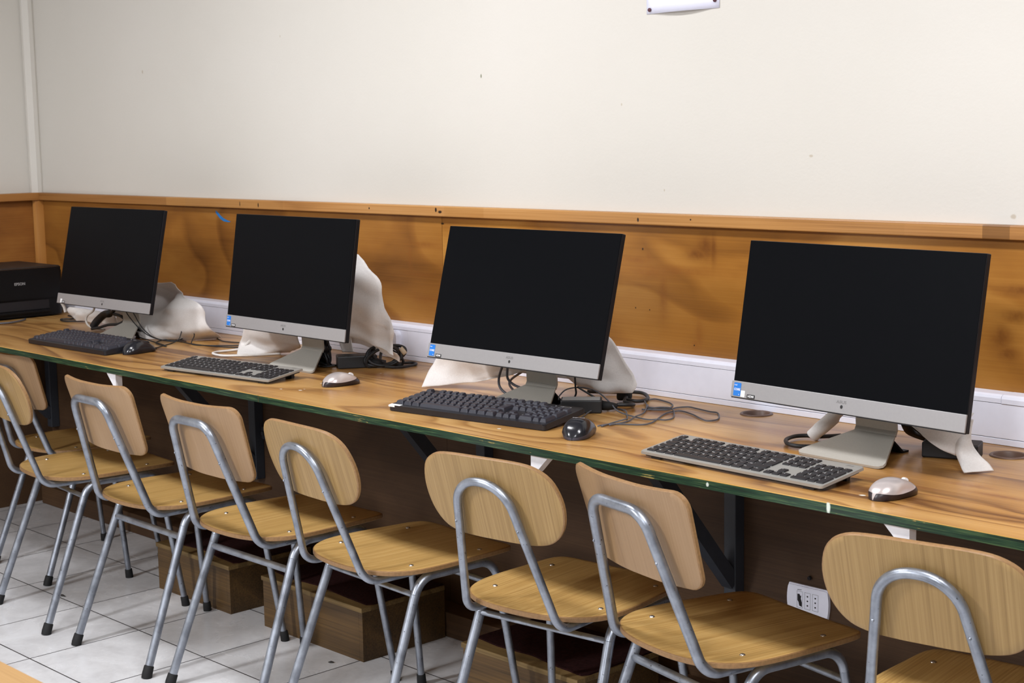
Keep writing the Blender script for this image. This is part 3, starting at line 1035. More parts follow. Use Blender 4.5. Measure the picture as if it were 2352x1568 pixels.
MON = [(.143, .222, .856, .020, .215, 'black monitor next to the printer, farthest of the four', 1),
       (1.093, .223, .854, -.009, .155, 'black monitor with white cover behind its right side and coiled cable beside it', 2),
       (1.996, .187, .856, .009, .258, 'black monitor tilted back, with chunky black keyboard and tangled thin cables in front', 3),
       (2.841, .232, .846, -.075, .173, 'largest-looking black monitor at the right, nearest of the four', 4)]
for x, y, z, yaw, tilt, lab, k in MON:
    t, Rm, face = make_monitor(lab, z, tilt, *{1: (.3, -.025, .046), 2: (.22, -.030, .046), 3: (.2, -.024, .046, .124), 4: (0, -.020, .041, .128)}[k])
    stickers(t, face, k)
    t.location = (x, y, DZ)
    t.rotation_euler = (0, 0, yaw)

# ------------------------------------------------------------ keyboards
ROWS = []   # x (units), y (row from the front), w, h, legend


def layout():
    K = []
    def row(y, x, items):
        for it in items:
            if isinstance(it, (int, float)):
                x += it
                continue
            leg, w_ = it if isinstance(it, tuple) else (it, 1)
            K.append((x, y, w_, 1, leg))
            x += w_
    F = 5.25
    row(F, 0, ['Esc', 1, 'F1', 'F2', 'F3', 'F4', .5, 'F5', 'F6', 'F7', 'F8', .5, 'F9', 'F10', 'F11', 'F12'])
    row(4, 0, list('º1234567890') + ["'", '¡', ('<-', 2)])
    row(3, 0, [('Tab', 1.5)] + list('QWERTYUIOP') + ['`', '+'])
    row(2, 0, [('Caps', 1.75)] + list('ASDFGHJKLÑ') + ['´', 'Ç'])
    K.append((13.75, 2, 1.25, 2, 'Enter'))
    row(1, 0, [('Shift', 1.25), '<'] + list('ZXCVBNM') + [',', '.', '-', ('Shift', 2.75)])
    row(0, 0, [('Ctrl', 1.25), ('#', 1.25), ('Alt', 1.25), ('', 6.25), ('AltGr', 1.25), ('Fn', 1.25), ('=', 1.25), ('Ctrl', 1.25)])
    n = 15.25
    row(F, n, ['Prt', 'Scr', 'Pau'])
    row(4, n, ['Ins', 'Ini', 'Pg'])
    row(3, n, ['Sup', 'Fin', 'Pg'])
    row(1, n + 1, ['^'])
    row(0, n, ['<', 'v', '>'])
    q = 18.5
    row(4, q, ['Num', '/', '*', '-'])
    row(3, q, ['7', '8', '9'])
    row(2, q, ['4', '5', '6'])
    row(1, q, ['1', '2', '3'])
    row(0, q, [('0', 2), '.'])
    K.append((q + 3, 2, 1, 2, '+'))
    K.append((q + 3, 0, 1, 2, '<'))
    return K


KEYS = layout()


def key_bm(bm, cx, cy, w_, d, z0, h, taper, Mx, legend=None, size=.0045):
    o = [(w_ / 2, d / 2)]
    lo = rrect(w_, d, .0018, 2)
    hi = rrect(w_ - 2 * taper, d - 2 * taper, .0018, 2, 0, taper * .3)
    A = [bm.verts.new(Mx @ Vector((cx + a, cy + b, z0))) for a, b in lo]
    hi2 = [(a * .9, b * .9) for a, b in hi]
    B = [bm.verts.new(Mx @ Vector((cx + a, cy + b, z0 + h * .88))) for a, b in hi]
    Cc = [bm.verts.new(Mx @ Vector((cx + a, cy + b, z0 + h))) for a, b in hi2]
    n = len(A)
    for R1, R2 in ((A, B), (B, Cc)):
        for k in range(n):
            bm.faces.new((R1[k], R1[(k + 1) % n], R2[(k + 1) % n], R2[k]))
    bm.faces.new(Cc)
    if legend:
        add_text(bm, legend, size, Mx @ Matrix.Translation((cx - w_ / 2 + .0046 + .0007 * (len(legend) - 1), cy + d * .17, z0 + h + .0002)), 1, True)


def make_keyboard(slim, label):
    t = thing('keyboard', label, 'keyboard', group='keyboards on the worktop')
    if slim:
        W, D, rise, zf, u, mats = .435, .124, .0150, .0118, .01885, ['key_dark', 'print_white']
    else:
        W, D, rise, zf, u, mats = .449, .146, .0150, .0138, .01925, ['key_blue_sheen', 'print_grey']
    tilt = math.asin(rise / D)
    Mx = Matrix.Translation((0, 0, zf)) @ Matrix.Rotation(tilt, 4, 'X')
    if slim:
        bm = bmesh.new(); b2 = bmesh.new(); prism(b2, rrect(W, D, .006, 5, 0, D / 2), -.0052, 0, 'z')
        bmesh.ops.bevel(b2, geom=[e for e in b2.edges if all(abs(v.co.z) < 1e-6 for v in e.verts)], offset=.0012, segments=2, affect='EDGES')
        merge(bm, b2, 0, Mx); obj('top_plate', bm, 'kb_silver', t)
        bm = bmesh.new(); b2 = bmesh.new(); prism(b2, rrect(W - .012, D - .012, .006, 4, 0, D / 2), -.0095, -.0053, 'z'); merge(bm, b2, 0, Mx); obj('base', bm, 'kb_black', t)
        fz = -.0095
        x0, y0 = -W / 2 + .0072, .0085
        kz, kh, tp, gap = .0002, .0022, .0006, .0030
        rowpitch = (D - .0085 - .007) / 6.05
    else:
        bm = bmesh.new(); b2 = bmesh.new(); prism(b2, rrect(W, D, .007, 5, 0, D / 2), -.0125, 0, 'z')
        bmesh.ops.bevel(b2, geom=[e for e in b2.edges if all(abs(v.co.z) < 1e-6 for v in e.verts)], offset=.002, segments=2, affect='EDGES')
        merge(bm, b2, 0, Mx); obj('base', bm, 'kb_black', t)
        fz = -.0125
        x0, y0 = -W / 2 + .0085, .0135
        kz, kh, tp, gap = .0002, .0072, .0022, .0018
        rowpitch = (D - .0135 - .010) / 6.3
        b2 = bmesh.new(); b = bmesh.new()
        for q in range(3):
            lathe(b, [(.002, 0), (.0018, .0004), (.0002, .0005)], 10, (.153 + q * .02, D - .010, 0))
        merge(b2, b, 0, Mx); add_text(b2, 'logitech', .0085, Mx @ Matrix.Translation((W / 2 - .045, D - .0115, .0006)), 0); obj('lettering', b2, 'print_grey', t)
    # feet
    for s in (-1, 1):
        for yy in (.012, D - .018):
            p = Mx @ Vector((s * (W / 2 - .035), yy, fz))
            bm = bmesh.new(); box(bm, (p.x - .012, p.y - .005, 0.0002), (p.x + .012, p.y + .005, max(p.z - .0002, .001))); obj('foot', bm, 'kb_black', t)
    if slim:
        b2 = bmesh.new(); add_text(b2, 'ASUS', .0055, Mx @ Matrix.Translation((W / 2 - .026, D - .0085, .0006)), 0, True, 1.2); obj('lettering', b2, 'logo', t)
    rest = bmesh.new()
    for i, (x, y, w_, h, leg) in enumerate(KEYS):
        cx = x0 + (x + w_ / 2) * u
        yy = y if y < 5 else (5.0 if slim else 5.25)
        cy = y0 + (yy + h / 2) * rowpitch
        far = y > 5 and leg in ('F1', 'F2', 'F3', 'F4', 'F5')
        bm = rest if far else bmesh.new()
        key_bm(bm, cx, cy, w_ * u - gap, h * rowpitch - gap, kz, kh, tp, Mx, (leg or None), .0052 if len(leg) < 2 else .0034)
        if not far:
            obj('key', bm, mats, t)
    o = obj('key', rest, mats, t)
    o['kind'] = 'stuff'
    return t


kb = make_keyboard(True, 'silver keyboard with black keys below the second monitor')
kb.location = (1.009, .053, DZ); kb.rotation_euler = (0, 0, .120)
k4 = dup(kb, (2.731, .032, DZ), -.044)
k4['label'] = 'silver keyboard with black keys below the nearest monitor at right'
kb = make_keyboard(False, 'chunky all-black keyboard below the farthest monitor, beside the printer end')
kb.location = (.188, .068, DZ); kb.rotation_euler = (0, 0, .030)
k3 = dup(kb, (1.972, .072, DZ), .131)
k3['label'] = 'chunky black keyboard with a white label at its left corner'
bm = bmesh.new()
tl = math.asin(.0150 / .146)
Mx = Matrix.Translation((0, 0, .0138)) @ Matrix.Rotation(tl, 4, 'X')
b2 = bmesh.new(); box(b2, (-.2235, .0008, .0003), (-.190, .0110, .0007)); merge(bm, b2, 0, Mx)
b2 = bmesh.new(); box(b2, (-.2235, -.0006, -.0035), (-.205, -.0002, .0006)); merge(bm, b2, 0, Mx)
obj('sticker', bm, 'sticker_white', k3)['label'] = 'white label at the front left corner'

# ------------------------------------------------------------ mice
def mouse_bm(L, W, H, split, part, z0=.0006):
    """half shell lofted along y; part selects what lies above or below the split line"""
    bm = bmesh.new()
    N, K = 40, 22
    for side in ((0,) if part == 'top' else (0, 1)):
        rings = []
        for i in range(N + 1):
            s = -1 + 2 * i / N
            s_ = math.sin(s * PI / 2) * .9995
            y = s_ * L / 2
            e = (max(0, 1 - abs(s_) ** 2.6)) ** .5
            wv = W / 2 * e * (1 - .07 * math.exp(-((s_ - .1) / .4) ** 2))
            hh = H * (max(0, 1 - abs(s_) ** 2.6)) ** .55 * (1 - .22 * max(0, s_) - .10 * (s_ + .25) ** 2)
            a_s = math.asin(min(.985, (split(s_) / max(hh, 1e-5))) ** (1 / .82)) if hh > 1e-5 else 1.4
            if part == 'top':
                lo, hi = a_s, PI - a_s
            elif side == 0:
                lo, hi = 0, a_s
            else:
                lo, hi = PI - a_s, PI
            ring = []
            for k in range(K + 1):
                a = lo + (hi - lo) * k / K
                c, sn = math.cos(a), math.sin(a)
                x = wv * math.copysign(abs(c) ** .72, c)
                if part != 'top':
                    x *= .80 + .20 * (sn / max(1e-6, math.sin(a_s))) ** .5
                ring.append(bm.verts.new((x, y, z0 + hh * sn ** .82)))
            rings.append(ring)
        for a, b in zip(rings, rings[1:]):
            for k in range(K):
                try:
                    bm.faces.new((a[k], a[k + 1], b[k + 1], b[k]))
                except ValueError:
                    pass
    bmesh.ops.remove_doubles(bm, verts=bm.verts, dist=1e-6)
    return bm


def mouse(label, loc, rz, silver, logo=None, L=.106, W=.061, H=.0325):
    t = thing('mouse', label, 'mouse', (loc[0], loc[1], DZ), rz, 'computer mice on the worktop')
    sp = (lambda s: .0105 + .0065 * s * s + .003 * s) if silver else (lambda s: .010 + .008 * math.cos(s * 2.2))
    o = obj('shell', mouse_bm(L, W, H, sp, 'top'), 'mouse_silver' if silver else 'mouse_black', t, True)
    o = obj('base', mouse_bm(L, W, H, sp, 'low'), 'mouse_dark' if silver else ('mouse_rim' if logo else 'kb_black'), t, True)
    bm = bmesh.new(); yv = L * .27; bmesh.ops.create_cone(bm, cap_ends=True, segments=20, radius1=.0075, radius2=.0075, depth=.006, matrix=Matrix.Translation((0, yv, H * .78 - .0045)) @ Matrix.Rotation(PI / 2, 4, 'Y'))
    obj('scroll_wheel', bm, 'sticker_white' if silver else 'rubber', t, True, 40)
    if not silver:
        bm = bmesh.new(); tube(bm, [(0, L * .46, .008), (0, L * .52, .006), (0, L * .58, .004)], [.003, .0025, .002], 8); obj('cable_relief', bm, 'cable', t, True)
    if logo:
        bm = bmesh.new(); add_text(bm, logo, .0085, Matrix.Translation((0, -.004, H + .0004)) @ Matrix.Rotation(-.02, 4, 'X'), 0); obj('lettering', bm, 'print_white', t)
    return t


mouse('glossy black wired mouse right of the farthest keyboard', (.430, .178), .14, False, None, .112, .061, .036)
mouse('silver mouse with white wheel in the gap between second and third monitors', (1.369, .200), -.1, True)
mouse('small black wired mouse beside the third keyboard', (2.284, .114), .46, False, 'logitech', .105, .067, .039)
mouse('silver mouse with white wheel nearest the right edge, beside the last keyboard', (3.052, .083), -.12, True)

# ------------------------------------------------------------ white fabric covers behind the monitors
def cloth_patch(bm, rows, sub=7, amp=.006, freq=13, seed=0):
    R_, C_ = len(rows), len(rows[0])
    fine_rows = [smooth_path(r, sub) for r in rows]
    nC = len(fine_rows[0])
    cols = [smooth_path([fine_rows[i][j] for i in range(R_)], sub) for j in range(nC)]
    nR = len(cols[0])
    vs = []
    for i in range(nR):
        line = []
        for j in range(nC):
            p = cols[j][i]
            a = amp * min(1, i / 3) * min(1, j / 3)
            d = noise.noise_vector(p * freq + Vector((seed * 3.3, seed, 0)))
            d = Vector((0, 1.1 * (.35 - 2 * abs(d.y)), d.z))
            e = noise.noise_vector(p * freq * 2.7 + Vector((seed, 5, 0)))
            p = p + Vector((0, (d.y + .4 * e.y) * a * 1.6, (d.z + .4 * e.z) * a * .5))
            p.z = max(p.z, DZ + .0013)
            line.append(bm.verts.new(p))
        vs.append(line)
    for i in range(nR - 1):
        for j in range(nC - 1):
            bm.faces.new((vs[i][j], vs[i][j + 1], vs[i + 1][j + 1], vs[i + 1][j]))


def cover(label, patches, rolls=()):
    bm = bmesh.new()
    for q, p in enumerate(patches):
        cloth_patch(bm, p, seed=q + 1)
    for pts, r in rolls:
        tube(bm, smooth_path(pts, 6), r if not isinstance(r, list) else [r[min(len(r) - 1, int(i / 6))] for i in range(6 * (len(pts) - 1) + 1)], 12)
    o = obj('dust_cover', bm, 'cloth', None, True)
    md = o.modifiers.new('thickness', 'SOLIDIFY')
    md.thickness = .0011
    md.offset = 0
    return tag(o, label, 'cover', 'white fabric covers behind the monitors')


cover('crumpled white fabric cover heaped right of the farthest monitor', [
    [[(.02, .36, .93), (.11, .40, .922), (.170, .42, .922), (.228, .42, .928)],
     [(.02, .37, .89), (.12, .47, .885), (.215, .45, .895), (.270, .42, .905)],
     [(.02, .37, .85), (.13, .47, .850), (.24, .42, .875), (.305, .42, .885)],
     [(.03, .37, .81), (.15, .40, .825), (.28, .38, .845), (.390, .42, .866)],
     [(.08, .36, .785), (.18, .365, .79), (.30, .375, .80), (.400, .43, .826)],
     [(.14, .345, .765), (.22, .36, .768), (.32, .39, .775), (.410, .45, .785)],
     [(.165, .338, .7525), (.24, .38, .7525), (.315, .432, .7525), (.350, .515, .7535)]],
    [[(-.473, .44, .80), (-.40, .44, .80), (-.33, .44, .80), (-.12, .42, .80)],
     [(-.492, .44, .785), (-.41, .43, .782), (-.33, .43, .78), (-.12, .42, .785)],
     [(-.43, .44, .756), (-.38, .44, .756), (-.32, .44, .757), (-.12, .42, .765)]],
    [[(-.12, .42, .80), (-.05, .38, .86), (.03, .36, .93)], [(-.12, .42, .785), (-.05, .40, .81), (.03, .37, .85)], [(-.12, .42, .765), (-.02, .42, .78), (.05, .37, .80)]]])
cover('white fabric cover draped behind the second monitor beside the coiled cable', [
    [[(.93, .36, 1.10), (1.05, .38, 1.085), (1.175, .42, 1.056)],
     [(.93, .37, 1.02), (1.10, .39, 1.02), (1.258, .42, .992)],
     [(.93, .37, .95), (1.12, .375, .945), (1.272, .42, .935)],
     [(.93, .37, .90), (1.13, .385, .90), (1.292, .42, .900)],
     [(.95, .37, .87), (1.14, .40, .87), (1.318, .425, .862)],
     [(1.00, .38, .845), (1.15, .405, .845), (1.308, .43, .826)],
     [(1.05, .39, .835), (1.17, .415, .828), (1.321, .42, .797)]],
    [[(1.05, .398, .836), (1.17, .423, .829), (1.318, .428, .800)], [(1.05, .408, .828), (1.17, .433, .819), (1.316, .436, .790)], [(1.05, .412, .820), (1.17, .437, .808), (1.312, .438, .776)]],
    [[(1.07, .41, .85), (1.10, .41, .85), (1.14, .42, .85)], [(1.08, .415, .82), (1.11, .415, .82), (1.14, .42, .82)], [(1.092, .42, .784), (1.115, .42, .785), (1.141, .42, .789)]],
    [[(.72, .36, .875), (.82, .36, .87), (.95, .37, .87)], [(.655, .39, .80), (.80, .38, .805), (.94, .39, .81)], [(.62, .40, .768), (.76, .40, .775), (.93, .40, .790)], [(.70, .338, .7525), (.750, .394, .7525), (.80, .45, .754)]]])
cover('white fabric cover fanning out beneath and behind the tilted third monitor', [
    [[(1.62, .33, .88), (1.75, .33, .88), (1.92, .34, .88)], [(1.567, .345, .816), (1.70, .35, .82), (1.88, .36, .825)], [(1.552, .335, .788), (1.69, .36, .790), (1.86, .36, .812)], [(1.567, .298, .7535), (1.67, .36, .766), (1.83, .36, .803)]],
    [[(1.90, .36, .95), (2.0, .40, .94), (2.05, .44, .925)], [(1.90, .40, .88), (2.0, .43, .885), (2.098, .44, .875)], [(1.93, .42, .82), (2.03, .425, .825), (2.146, .44, .815)], [(1.95, .43, .795), (2.04, .42, .79), (2.151, .44, .798)], [(1.972, .44, .778), (2.05, .435, .775), (2.143, .44, .785)]],
    [[(1.75, .34, .90), (1.92, .36, .93)], [(1.76, .35, .85), (1.93, .42, .85)], [(1.80, .36, .81), (1.955, .44, .795)]]])
cover('white fabric cover trailing a strip onto the worktop under the nearest monitor', [
    [[(2.985, .385, .83), (3.012, .38, .84), (3.035, .37, .84)], [(3.0, .365, .80), (3.02, .355, .802), (3.037, .36, .80)], [(3.008, .36, .772), (3.03, .345, .776), (3.055, .36, .78)], [(3.052, .313, .7525), (3.068, .330, .756), (3.083, .362, .7535)]],
    [[(2.80, .39, .865), (2.92, .39, .865), (3.03, .38, .85)], [(2.86, .385, .83), (2.95, .37, .828), (3.02, .365, .815)], [(2.925, .36, .808), (2.97, .355, .788), (3.007, .36, .770)]],
    [[(2.66, .41, .865), (2.74, .40, .865), (2.81, .39, .865)], [(2.68, .43, .84), (2.74, .41, .84), (2.86, .39, .835)]]],
    rolls=[([(2.745, .40, .835), (2.708, .402, .800), (2.676, .395, .770), (2.664, .392, .757)], [.010, .014, .013, .0055])])

# ------------------------------------------------------------ cables and adapters
def cable(name, label, pts, r, mat, group=None, parent=None, closed=False, n=7, extra=()):
    bm = bmesh.new()
    tube(bm, smooth_path(pts, n, closed), r, 8, closed=closed)
    for e in extra:
        tube(bm, smooth_path(e, n), r, 8)
    o = obj(name, bm, mat, parent, True)
    if not parent:
        tag(o, label, 'cable', group)
    return o


Z = lambda pts, z=DZ + .0023: [(p[0], p[1], p[2] if len(p) > 2 else z) for p in pts]
cable('cable', 'thin black mouse cable looping beside the farthest mouse', Z([(.398, .243, .754), (.385, .267), (.364, .299), (.331, .352), (.338, .372, .765), (.318, .40, .80), (.315, .42, .822), (.335, .42, .828), (.352, .415, .816), (.336, .405, .79), (.36, .412, .775), (.398, .377), (.45, .38), (.51, .42), (.56, .47)]), .0016, 'cable', 'loose cables on the worktop')
cable('cable', 'thin black keyboard cable drooping from the farthest monitor onto its fabric cover', Z([(.10, .33, .86), (.108, .325, .845), (.112, .325, .832), (.135, .325, .815), (.175, .327, .79), (.22, .335, .768), (.27, .35, .757), (.313, .384), (.398, .377), (.47, .385), (.53, .40), (.60, .43)]), .0016, 'cable', 'loose cables on the worktop',
      extra=[Z([(.112, .33, .86), (.15, .33, .828), (.19, .332, .79), (.235, .345, .762), (.30, .372), (.29, .43, .760), (.25, .49, .757), (.29, .525), (.42, .475), (.52, .50)]),
             Z([(.08, .36, .775), (.115, .33, .772), (.17, .325, .762), (.25, .33), (.345, .31), (.385, .296), (.33, .304), (.28, .325), (.246, .37), (.275, .40), (.33, .40)])])
cable('cable', 'thick white cable bent in a hairpin left of the second keyboard', Z([(.74, .40, .83), (.70, .40, .80), (.655, .40, .77), (.640, .39, .757), (.625, .355, .7538), (.622, .318, .7538), (.645, .293, .7538), (.70, .288, .7538), (.735, .317, .7538), (.77, .36, .7538), (.80, .42, .7538)]), .0035, 'cable_white')
# power supply of the second monitor
t = thing('power_adapter', 'black power adapter block right of the second monitor stand', 'adapter', (1.158, .418, DZ), math.radians(58), 'black power adapters')
bm = bmesh.new(); box(bm, (-.055, -.028, .0004), (.052, .028, .034), 0, .003); obj('body', bm, 'brick', t)
bm = bmesh.new(); box(bm, (-.0535, -.012, .006), (-.0522, .012, .022)); obj('inlet', bm, 'socket_hole', t)
bm = bmesh.new(); tube(bm, [(.052, .0, .014), (.066, 0, .013), (.078, 0, .011)], [.006, .005, .004], 10); obj('cable_relief', bm, 'cable', t, True)
ring = []
bm = bmesh.new()
for q, (rx, rz_, tl, dz, sh) in enumerate(((.046, .026, .15, .034, 0), (.050, .024, -.25, .033, .004), (.040, .022, .5, .030, .010), (.044, .021, -.55, .028, -.006))):
    pts = []
    for k in range(14):
        a = 2 * PI * k / 14
        p = Vector((rx * math.cos(a), sh + .012 * math.sin(a + q), rz_ * math.sin(a)))
        p = Matrix.Rotation(tl, 3, 'Y') @ p
        pts.append((1.228 + p.x * .72, .455 + p.y + p.x * .68, max(DZ + .005, DZ + dz + p.z)))
    tube(bm, smooth_path(pts, 4, True), .0042, 8, closed=True)
tube(bm, smooth_path(Z([(1.20, .463, .763), (1.17, .49, .775), (1.165, .50, .80), (1.17, .49, .815)]), 6), .0042, 8)
tube(bm, smooth_path(Z([(1.25, .44, .757), (1.275, .47, .755), (1.27, .53, .755), (1.235, .545, .755), (1.22, .50, .755)]), 6), .0038, 8)
cl = obj('coiled_cable', bm, 'cable', None, True)
tag(cl, 'thick black power cable coiled and tied, standing right of the second monitor', 'cable')
bm = bmesh.new(); tube(bm, [(1.190, .425, .760), (1.205, .440, .764), (1.222, .452, .762)], [.0095, .013, .010], 10); obj('plug', bm, 'rubber', cl, True)
bm = bmesh.new(); tube(bm, [(1.258, .488, .803), (1.264, .492, .795), (1.268, .496, .787)], .0068, 10); obj('tie', bm, 'beige', cl, True)['label'] = 'beige cable tie'
bm = bmesh.new()
for q in range(6):
    x = 1.085 + .012 * math.sin(q * 2.1)
    tube(bm, smooth_path(Z([(x, .35 + .004 * q, .86), (x + .020 * math.sin(q), .352 + .003 * q, .825), (x - .004 + .020 * math.cos(q * 1.7), .355 + .003 * q, .800), (x - .022 + .028 * math.sin(q * 1.3), .356 + .004 * q, .770), (x - .012 + .022 * math.cos(q), .362 + .004 * q, .756), (x + .004, .372, .768), (x + .010 * math.sin(q + 1), .366, .80), (x, .36, .86)]), 6), .0032, 8)
tube(bm, smooth_path(Z([(1.075, .352, .7545), (1.09, .345, .7545), (1.11, .350, .7545), (1.126, .366, .757)]), 6), .0026, 8)
tag(obj('cable_bundle', bm, 'cable', None, True), 'folded bundle of black cable hanging below the second monitor', 'cable')
# farthest monitor: connector and cords by its foot
bm = bmesh.new()
tube(bm, smooth_path([(-.02, .37, .86), (-.045, .37, .825), (-.075, .37, .812), (-.11, .37, .806), (-.15, .365, .782), (-.168, .36, .763)], 5), [.006] * 10 + [.0125] * 16, 10)
tube(bm, smooth_path([(-.05, .37, .812), (-.015, .375, .808), (.0, .38, .795), (-.02, .37, .782), (-.07, .36, .776), (-.12, .355, .764), (-.16, .35, .757)], 5), .0048, 8)
tag(obj('video_cable', bm, 'cable', None, True), 'stiff black video cable with big plug, left of the farthest monitor stand', 'cable')
cable('cable', 'white cable hanging in a loop under the farthest monitor', [(-.165, .37, .85), (-.178, .37, .816), (-.222, .37, .795), (-.232, .37, .775), (-.213, .37, .760), (-.17, .37, .756), (-.13, .38, .7545)], .0036, 'cable_white')
cable('cable', 'short translucent white cord hanging under the left end of the farthest monitor', [(-.150, .243, .853), (-.148, .25, .838), (-.146, .252, .822)], .0048, 'cable_white')
# third monitor: tangled cords, adapter
cable('cable', 'thin black mouse cable making wide loops right of the third mouse', Z([(2.250, .205, .754), (2.248, .244), (2.269, .262), (2.304, .286), (2.301, .324), (2.258, .41), (2.251, .447), (2.262, .464), (2.305, .45), (2.352, .422), (2.379, .411), (2.387, .432), (2.372, .46), (2.336, .499), (2.313, .5), (2.266, .511), (2.24, .515), (2.226, .491), (2.226, .454), (2.181, .423)]), .0016, 'cable_grey', 'loose cables on the worktop')
cable('cable', 'thin black cable arching over the adapter behind the third keyboard', Z([(2.03, .31, .772), (2.015, .33, .778), (2.01, .36, .788), (2.03, .39, .790), (2.08, .385, .786), (2.13, .372, .770), (2.18, .35, .756), (2.264, .338), (2.288, .353), (2.306, .361), (2.298, .395), (2.247, .451, .757), (2.215, .452, .757), (2.185, .442), (2.154, .474)], DZ + .0023), .0016, 'cable_grey', 'loose cables on the worktop',
      extra=[Z([(2.154, .474), (2.174, .454), (2.215, .467), (2.204, .502), (2.178, .525), (2.148, .538), (2.113, .545), (2.113, .516), (2.133, .487, .757), (2.178, .443, .757), (2.213, .393), (2.242, .334, .756), (2.256, .291), (2.255, .236)]),
             Z([(2.252, .215), (2.241, .265), (2.252, .288, .757), (2.232, .318), (2.184, .367, .756), (2.152, .391), (2.137, .393), (2.122, .365, .757), (2.123, .322, .757), (2.158, .247)])])
t = thing('power_adapter', 'black power adapter with grey label behind the third keyboard', 'adapter', (2.090, .322, DZ), math.radians(42), 'black power adapters')
bm = bmesh.new(); box(bm, (-.046, -.027, .0004), (.046, .027, .030), 0, .003); obj('body', bm, 'brick', t)
bm = bmesh.new(); box(bm, (-.042, -.023, .0301), (.042, .023, .0304)); obj('label', bm, 'label_grey', t)['label'] = 'grey rating label'
bm = bmesh.new(); tube(bm, [(.046, .0, .014), (.060, 0, .013), (.072, .002, .012), (.080, .003, .012)], [.011, .010, .008, .0055], 10); obj('connector', bm, 'rubber', t, True)
pc = cable('power_cable', 'thick black power cable curling behind the adapter of the third monitor', Z([(2.140, .385, .763), (2.155, .405, .762), (2.150, .430, .758), (2.130, .445, .757), (2.105, .450, .758), (2.092, .470, .764)]), .0043, 'cable',
           extra=[Z([(1.94, .50, .757), (1.99, .53, .757), (2.03, .565, .757), (2.06, .565, .757), (2.10, .535, .757), (2.125, .50, .757), (2.12, .475, .757), (2.10, .462, .760)])])
bm = bmesh.new(); box(bm, (-.017, -.015, .0), (.017, .015, .028), 0, .006, Matrix.Translation((2.075, .482, DZ + .004)) @ Matrix.Rotation(.6, 4, 'Z')); obj('plug', bm, 'rubber', pc)
cable('cable', 'grey and black cords hanging under the third monitor left of its stand', [(1.838, .34, .87), (1.815, .34, .825), (1.802, .34, .795), (1.806, .34, .772), (1.83, .345, .757), (1.86, .36, .755)], .003, 'cable_grey', None,
      extra=[[(1.845, .335, .87), (1.837, .335, .82), (1.838, .335, .798), (1.853, .34, .784), (1.875, .345, .778)], [(1.90, .40, .84), (1.815, .40, .802), (1.775, .40, .775), (1.80, .39, .758), (1.83, .38, .755)]])
cable('cable', 'thin black cords beside the right side of the third monitor stand', [(2.06, .33, .87), (2.058, .335, .83), (2.055, .34, .80), (2.05, .345, .78), (2.03, .34, .7545)], .0022, 'cable', None,
      extra=[[(2.055, .345, .80), (2.09, .37, .775), (2.10, .40, .757), (2.04, .41, .756), (1.98, .40, .756), (1.97, .37, .756), (2.01, .335, .7545)]])
# fourth monitor
cable('power_cable', 'black power cable looped left of the nearest monitor stand', Z([(2.700, .440, .757), (2.672, .400, .757), (2.650, .395, .757), (2.636, .372, .757), (2.646, .330, .757), (2.680, .298, .757), (2.715, .306, .757), (2.745, .35, .757), (2.75, .40, .757), (2.79, .46, .76), (2.80, .43, .79)]), .0042, 'cable')
t = thing('power_adapter', 'black power adapter in shadow behind the nearest monitor', 'adapter', (2.955, .435, DZ), .35, 'black power adapters')
bm = bmesh.new(); box(bm, (-.052, -.028, .0004), (.052, .028, .030), 0, .003); obj('body', bm, 'brick', t)
bm = bmesh.new()
for q in range(5):
    tube(bm, smooth_path([(2.86 + .008 * q, .41 + .004 * q, .85), (2.87 + .012 * q, .42, .81), (2.90 + .01 * q, .43 + .006 * q, .785 + .004 * q), (2.93, .47 + .01 * q, .765 + .003 * q), (2.88, .50, .758 + .004 * q), (2.84 + .004 * q, .47, .775), (2.85, .43 + .005 * q, .80)], 6), .0042, 8)
tag(obj('cable_bundle', bm, 'cable', None, True), 'heap of black cable in shadow right of the nearest monitor stand', 'cable')

# ------------------------------------------------------------ printer
t = thing('printer', 'black inkjet printer in the far left corner of the worktop', 'printer', (-.68, .33, DZ))
# front faces +x
bm = bmesh.new(); b2 = bmesh.new(); prism(b2, rrect(.33, .40, .03, 6, -.165, 0), .006, .148, 'z'); merge(bm, b2)
obj('body', bm, 'printer', t, True, 40)
bm = bmesh.new(); b2 = bmesh.new(); prism(b2, rrect(.030, .385, .013, 5, -.004, 0), .070, .1755, 'z')
bmesh.ops.bevel(b2, geom=[e for e in b2.edges if all(v.co.z > .17 for v in e.verts)], offset=.012, segments=4, affect='EDGES')
merge(bm, b2); obj('front_panel', bm, 'printer', t, True, 40)
bm = bmesh.new(); box(bm, (-.335, -.202, .150), (-.018, .202, .178), 0, .006); obj('scanner_lid', bm, 'printer_top', t)
bm = bmesh.new(); box(bm, (-.020, -.19, .176), (.006, -.055, .180), 0, .0015); obj('control_strip', bm, 'printer_grey', t)
bm = bmesh.new(); box(bm, (-.06, -.15, .030), (.002, .14, .062)); obj('paper_slot', bm, 'socket_hole', t)
bm = bmesh.new(); box(bm, (-.02, -.15, .018), (.014, .14, .027), 0, .002); obj('output_tray', bm, 'printer', t)
bm = bmesh.new(); box(bm, (-.30, -.16, 0), (-.03, .16, .0055)); obj('foot', bm, 'rubber', t)
bm = bmesh.new()
add_text(bm, 'EPSON', .0135, Matrix.Translation((.0112, .028, .124)) @ Matrix.Rotation(PI / 2, 4, 'Z') @ Matrix.Rotation(PI / 2, 4, 'X'), 0, True, 1.0)
obj('lettering', bm, 'print_grey', t)
cable('cable', 'grey cable curving on the worktop in front of the printer', Z([(-.62, .16), (-.585, .22), (-.572, .27), (-.60, .325), (-.635, .355)], .7545), .003, 'cable_grey')
